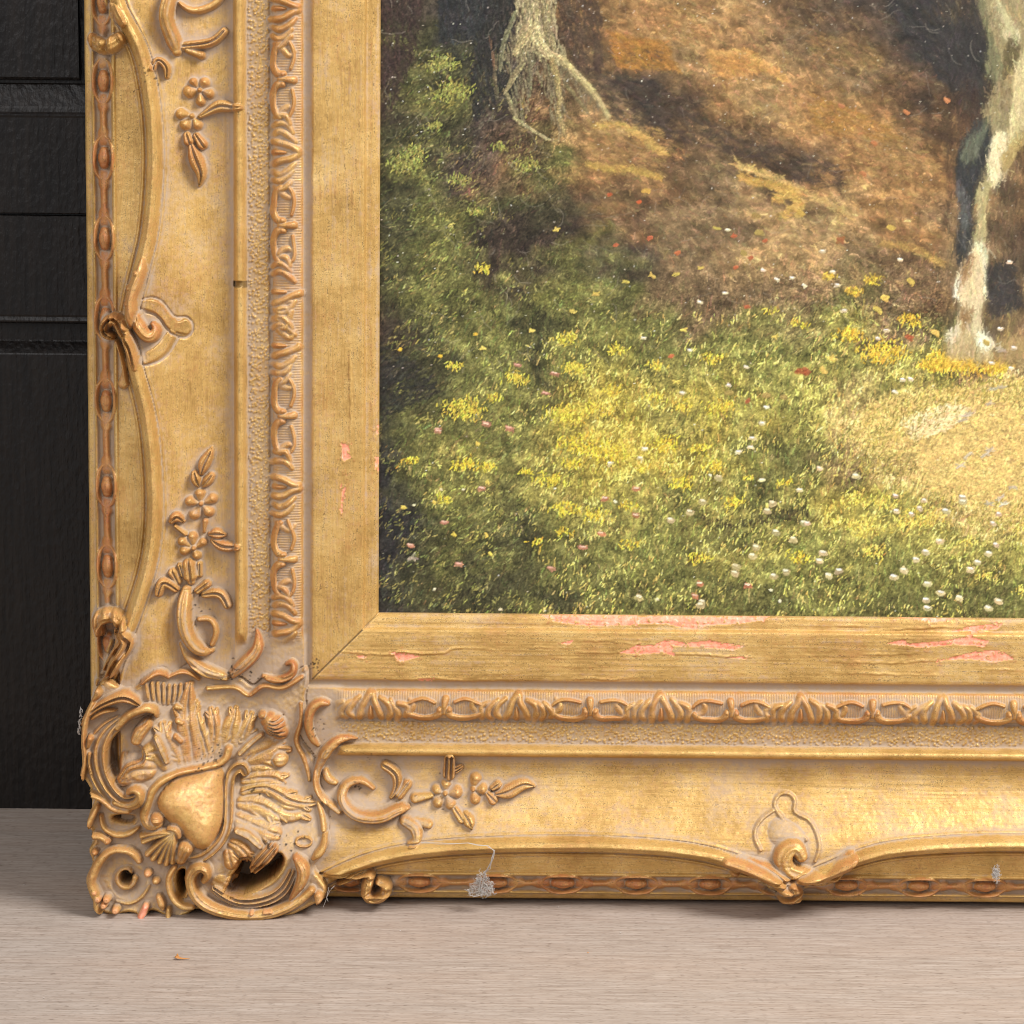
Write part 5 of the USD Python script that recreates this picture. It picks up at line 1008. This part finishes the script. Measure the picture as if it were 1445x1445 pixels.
# ------------------------------------------------------------------ ledge and dark door
def ground(px, py, z=0.0):
    d = RC @ np.array([(px - C_PX) / F_PX, 1, -(py - C_PX) / F_PX]); return np.array([0, 0, CAM_Z]) + d * (z - CAM_Z) / d[2]
WALL_Y = ground(60, 1142)[1]
def on_wall(px, py):
    d = RC @ np.array([(px - C_PX) / F_PX, 1, -(py - C_PX) / F_PX]); return np.array([0, 0, CAM_Z]) + d * WALL_Y / d[1]
ledge_mat = mat('grey_oak_board', {
    'tc': ('texture_coordinate', {}),
    'mp': ('mapping', {'scale': (3.0, 70.0, 1.0)}), 'g1': ('noise_texture', {'scale': 9.0, 'detail': 8.0, 'roughness': 0.68, 'distortion': 0.15}),
    'mp2': ('mapping', {'scale': (26.0, 620.0, 1.0)}), 'g2': ('noise_texture', {'scale': 3.2, 'detail': 3.0, 'roughness': 0.6}),
    'mp3': ('mapping', {'scale': (110.0, 800.0, 1.0)}), 'g3': ('noise_texture', {'scale': 2.4, 'detail': 2.0, 'roughness': 0.5}),
    'mp4': ('mapping', {'scale': (3.0, 16.0, 1.0)}), 'g4': ('noise_texture', {'scale': 3.0, 'detail': 3.0}),
    'c1': ('rgb_ramp', {'ramp': [(0.30, lin((136, 122, 111))), (0.47, lin((162, 148, 137))), (0.62, lin((176, 163, 153))), (0.75, lin((185, 173, 163)))]}),
    'p1': ('map_range', {'from_min': 0.36, 'from_max': 0.52, 'to_min': 0.5, 'to_max': 0.0, 'clamp': True}),
    'p2': ('map_range', {'from_min': 0.30, 'from_max': 0.40, 'to_min': 0.75, 'to_max': 0.0, 'clamp': True}),
    'p4': ('map_range', {'from_min': 0.4, 'from_max': 0.7, 'to_min': 0.0, 'to_max': 0.35, 'clamp': True}),
    'm1': ('mix_color', {'b': lin((122, 104, 92))}), 'm2': ('mix_color', {'b': lin((88, 70, 58))}), 'm4': ('mix_color', {'b': lin((172, 150, 134))}),
    'bp': ('bump', {'strength': 0.3, 'distance': 0.0003}),
    'p': ('principled_bsdf', {'roughness': 0.55, 'specular_ior_level': 0.35}),
}, [('tc.object', 'mp.vector'), ('mp.vector', 'g1.vector'), ('tc.object', 'mp2.vector'), ('mp2.vector', 'g2.vector'), ('tc.object', 'mp3.vector'), ('mp3.vector', 'g3.vector'), ('tc.object', 'mp4.vector'), ('mp4.vector', 'g4.vector'),
    ('g1.fac', 'c1.fac'), ('g2.fac', 'p1.value'), ('g3.fac', 'p2.value'), ('g4.fac', 'p4.value'), ('c1.color', 'm4.a'), ('p4.result', 'm4.fac'), ('m4.result', 'm1.a'), ('p1.result', 'm1.fac'), ('m1.result', 'm2.a'), ('p2.result', 'm2.fac'), ('m2.result', 'p.base_color'),
    ('g2.fac', 'bp.height'), ('bp.normal', 'p.normal')])
door_mat = mat('black_embossed_paint', {
    'tc': ('texture_coordinate', {}), 'mp': ('mapping', {'scale': (1.0, 1.0, 0.5)}),
    'n1': ('noise_texture', {'scale': 420.0, 'detail': 4.0, 'roughness': 0.6}), 'v': ('voronoi_texture', {'scale': 420.0, 'randomness': 1.0}),
    'mp2': ('mapping', {'scale': (1.0, 1.0, 0.05)}), 'n2': ('noise_texture', {'scale': 520.0, 'detail': 3.0}),
    'ad': ('math', {'math_type': 'multiply_add', 'value2': 0.5}), 'ad2': ('math', {'math_type': 'multiply_add', 'value2': 0.6}),
    'c': ('rgb_ramp', {'ramp': [(0.35, lin((19, 16, 15))), (0.65, lin((30, 25, 22)))]}),
    'bp': ('bump', {'strength': 0.7, 'distance': 0.0006}),
    'p': ('principled_bsdf', {'roughness': 0.33, 'specular_ior_level': 0.26}),
}, [('tc.object', 'mp.vector'), ('mp.vector', 'n1.vector'), ('mp.vector', 'v.vector'), ('tc.object', 'mp2.vector'), ('mp2.vector', 'n2.vector'), ('v.distance', 'ad.value1'), ('n1.fac', 'ad.value3'), ('n2.fac', 'ad2.value1'), ('ad.value', 'ad2.value3'),
    ('n2.fac', 'c.fac'), ('c.color', 'p.base_color'), ('ad2.value', 'bp.height'), ('bp.normal', 'p.normal')])
def box(path, lo, hi, material, rnd=0.0):
    lo, hi = np.array(lo, float), np.array(hi, float); c = np.array([[a, b, d] for d in (lo[2], hi[2]) for b in (lo[1], hi[1]) for a in (lo[0], hi[0])])
    f = np.array([[0, 2, 3, 1], [4, 5, 7, 6], [0, 1, 5, 4], [2, 6, 7, 3], [0, 4, 6, 2], [1, 3, 7, 5]]); return put_mesh(path, c, f, material)
tag(box('/World/ledge', (-0.9, 0.55, -0.04), (0.9, WALL_Y + 0.012, 0.0), ledge_mat), 'grey wood-grain ledge under the gilt frame', 'ledge', kind='structure')
door = UsdGeom.Xform.Define(stage, '/World/panelled_door'); tag(door.GetPrim(), 'black panelled door with embossed wood grain behind the gilt frame', 'door')
def extrude(path, prof, x0, x1):
    """prof: (photo y, millimetres proud of the door's back plane) from the bottom up"""
    P = np.array([(on_wall(60, y)[2], o) for y, o in prof]); n = len(P)
    fr = np.column_stack([P[:, 1] * -0.001 + WALL_Y + .006, P[:, 0]]); bk = np.column_stack([np.full(n, WALL_Y + .03), P[:, 0]])
    ring = np.vstack([fr, bk[::-1]]); m_ = len(ring)
    v = np.vstack([np.column_stack([np.full(m_, x), ring]) for x in (x0, x1)])
    f = [[i, (i + 1) % m_, m_ + (i + 1) % m_, m_ + i] for i in range(m_)]
    caps = [[a, b, m_ - 1 - b, m_ - 1 - a] for a, b in zip(range(n - 1), range(1, n))]
    f += caps + [[m_ + q for q in c[::-1]] for c in caps]
    return put_mesh(path, v, np.array(f), door_mat)
xl, xr = on_wall(-700, 700)[0], on_wall(1500, 700)[0]
xe = on_wall(110, 60)[0]
b_ = '/World/panelled_door/'
extrude(b_ + 'panel', [(1170, 5), (501, 5), (499, 4.8), (484, 0.4), (482, 0)], xl, xr)
extrude(b_ + 'section', [(482, 0), (459, 0), (456, 6.0), (454, 6.8), (452, 7), (449, 6.6), (447, 6.3), (444, 6.6), (440, 6.6), (306, 6.6), (304.6, 6.2), (304, 3)], xl, xr)
extrude(b_ + 'section_001', [(304, 3), (302, 3), (301.4, 6.2), (300, 6.6), (166, 6.6), (163, 6.9), (161, 6.9), (158, 5.6), (153, 5.4), (150, 5.2), (124, 1.2), (120, 0.6), (118, 0)], xl, xr)
extrude(b_ + 'panel_001', [(118, 0), (114, 0), (112, 3.6), (109, 4.4), (-700, 4.4)], xl, xe)
extrude(b_ + 'section_002', [(118, 0), (-700, 0)], xe, on_wall(119, 60)[0])
extrude(b_ + 'section_003', [(118, 0), (117, 6), (-700, 6)], on_wall(119, 60)[0], xr)

# ------------------------------------------------------------------ cobwebs, fluff and a splinter
web_mat = mat('cobweb', {'d': ('diffuse_bsdf', {'color': lin((214, 208, 202))}), 't': ('translucent_bsdf', {'color': lin((214, 208, 202))}), 'm': ('mix_closure', {'fac': 0.35})}, [('d.BSDF', 'm.closure1'), ('t.BSDF', 'm.closure2')], surface='m.closure')
def tube_arrays(p, r, sides=4):
    p = np.asarray(p, float); t = np.gradient(p, axis=0); t /= np.linalg.norm(t, axis=1, keepdims=True) + 1e-12
    a = np.cross(t, [0.31, 0.9, 0.29]); a /= np.linalg.norm(a, axis=1, keepdims=True) + 1e-12; b = np.cross(t, a); an = np.arange(sides) * 2 * math.pi / sides
    v = p[:, None] + np.broadcast_to(r, (len(p),))[:, None, None] * (np.cos(an)[None, :, None] * a[:, None] + np.sin(an)[None, :, None] * b[:, None])
    i, j = np.meshgrid(np.arange(len(p) - 1), np.arange(sides), indexing='ij')
    return v.reshape(-1, 3), np.stack([i * sides + j, i * sides + (j + 1) % sides, (i + 1) * sides + (j + 1) % sides, (i + 1) * sides + j], -1).reshape(-1, 4)
def tubes(path, lines, material):
    V_, F_, n = [], [], 0
    for p, r in lines:
        v, f = tube_arrays(p, r); V_.append(v); F_.append(f + n); n += len(v)
    return put_mesh(path, np.vstack(V_), np.vstack(F_), material)
def fp(x, y, h):
    u, v = inv(x, y, h); return to_cam(u, v, h) + [0, 0, CAM_Z]
wr = np.random.default_rng(5)
def zpt(zf, a, b): return zf[0] + a / zf[2], zf[1] + b / zf[2]
zh = (420, 1000, 3.44)
strand = [fp(*zpt(zh, a, b), h) for a, b, h in [(600, 650, 112), (680, 652, 118), (760, 655, 122), (830, 652, 124), (880, 662, 126), (925, 665, 127), (952, 690, 126), (945, 730, 122), (925, 770, 116), (905, 805, 108), (895, 850, 100), (885, 890, 95)]]
lines = [(strand, 0.00016), ([p + [.0004, 0, .0003] for p in strand[6:]], 0.00022), ([p + wr.normal(0, .0006, 3) for p in strand[5:]], 0.00015), ([p + wr.normal(0, .0004, 3) for p in strand[:6]], 0.00009)]
for _ in range(150):
    a, b = wr.uniform(830, 950), wr.uniform(800, 905)
    if abs(a - 895) > 12 + (b - 790) * .55: continue
    m_ = 14; q = np.cumsum(wr.normal(0, .00055, (m_, 3)), 0) * [1, .6, 1]; q -= q.mean(0)
    lines.append((fp(*zpt(zh, a, b), 96) + q, wr.uniform(.00003, .00013)))
arc = [fp(*zpt(zh, a, b), 97) for a, b in [(830, 880), (835, 905), (860, 912), (890, 905), (905, 888)]]; lines.append((arc, .00022))
arc = [fp(*zpt(zh, a, b), 97) for a, b in [(915, 850), (930, 880), (948, 895), (940, 860)]]; lines.append((arc, .0002))
tag(tubes('/World/cobweb', lines, web_mat), 'grey tuft of cobweb hanging over the scroll and egg moulding of the bottom rail', 'cobweb')
lines = []
for _ in range(70):
    m_ = 10; q = np.cumsum(wr.normal(0, .0004, (m_, 3)), 0); q -= q.mean(0); lines.append((fp(1405 + wr.normal(0, 2), 1232 + wr.normal(0, 4), 88) + q * [.8, .6, 1.2], .0001))
tag(tubes('/World/fluff', lines, web_mat), 'small white ball of fluff on the bottom rail at the far right', 'fluff')
lines = []
for _ in range(16):
    m_ = 10; t = wr.random(); q = np.cumsum(wr.normal(0, .00035, (m_, 3)), 0); q -= q.mean(0); lines.append((fp(115 - 4 * t + wr.normal(0, .8), 1000 + 34 * t, 104) + q * [.7, .7, 1.6], .00013))
tag(tubes('/World/cobweb_001', lines, web_mat), 'wisp of cobweb on the left edge of the corner cartouche, against the black door', 'cobweb')
lines = [([fp(464, 1252, 105), fp(462, 1262, 106), fp(460, 1270, 106), fp(456, 1280, 106)], .00009), ([fp(466, 1256, 105), fp(461, 1266, 106), fp(463, 1272, 106)], .00008), ([fp(467, 1255, 105), fp(472, 1250, 105)], .00012)]
tag(tubes('/World/cobweb_002', lines, web_mat), 'thin hair of cobweb under the C scroll right of the corner cartouche', 'cobweb')
spl_mat = mat('splinter_wood', {'p': ('principled_bsdf', {'base_color': lin((190, 128, 64)), 'roughness': .5})})
def gp(x, y, z): return ground(x, y, z)
a_ = (0, 1120, 2.89)
tag(tubes('/World/wood_splinter', [([gp(247, 1350, .0012), gp(249, 1350.5, .0012), gp(252, 1351.5, .0009), gp(258, 1352.6, .0006), gp(268, 1353, .0004)], np.array([.0003, .0007, .0006, .00035, .0001])), ([gp(252, 1351.5, .0009), gp(250, 1347.5, .0014), gp(251, 1346, .0014)], np.array([.0005, .0004, .0002]))], spl_mat), 'tiny orange wood splinter lying on the grey ledge', 'splinter')
cr = np.random.default_rng(8)
for k, (x, y) in enumerate([(565, 1313), (830, 1344), (788, 1280), (34, 1248), (62, 1408), (876, 1316)]):
    p = gp(x, y, .0003); m_ = 6
    lab_ = ['pale crumb on the ledge below the egg moulding, left of the middle', 'bright yellowish crumb on the ledge near the centre front', 'white crumb on the ledge close under the bottom rail', 'white crumb on the ledge left of the corner cartouche', 'white crumb at the front left of the ledge', 'faint crumb on the ledge below the bottom rail'][k]
    v = cr.normal(size=(8, 3)); v /= np.linalg.norm(v, axis=1, keepdims=True)
    import trimesh
    hull = trimesh.convex.convex_hull(v * [.0006, .0005, .0003] * cr.uniform(.6, 1.1)); 
    tag(put_mesh('/World/' + numbered('crumb'), hull.vertices + p, np.array(hull.faces), web_mat if k != 1 else spl_mat), lab_, 'crumb')
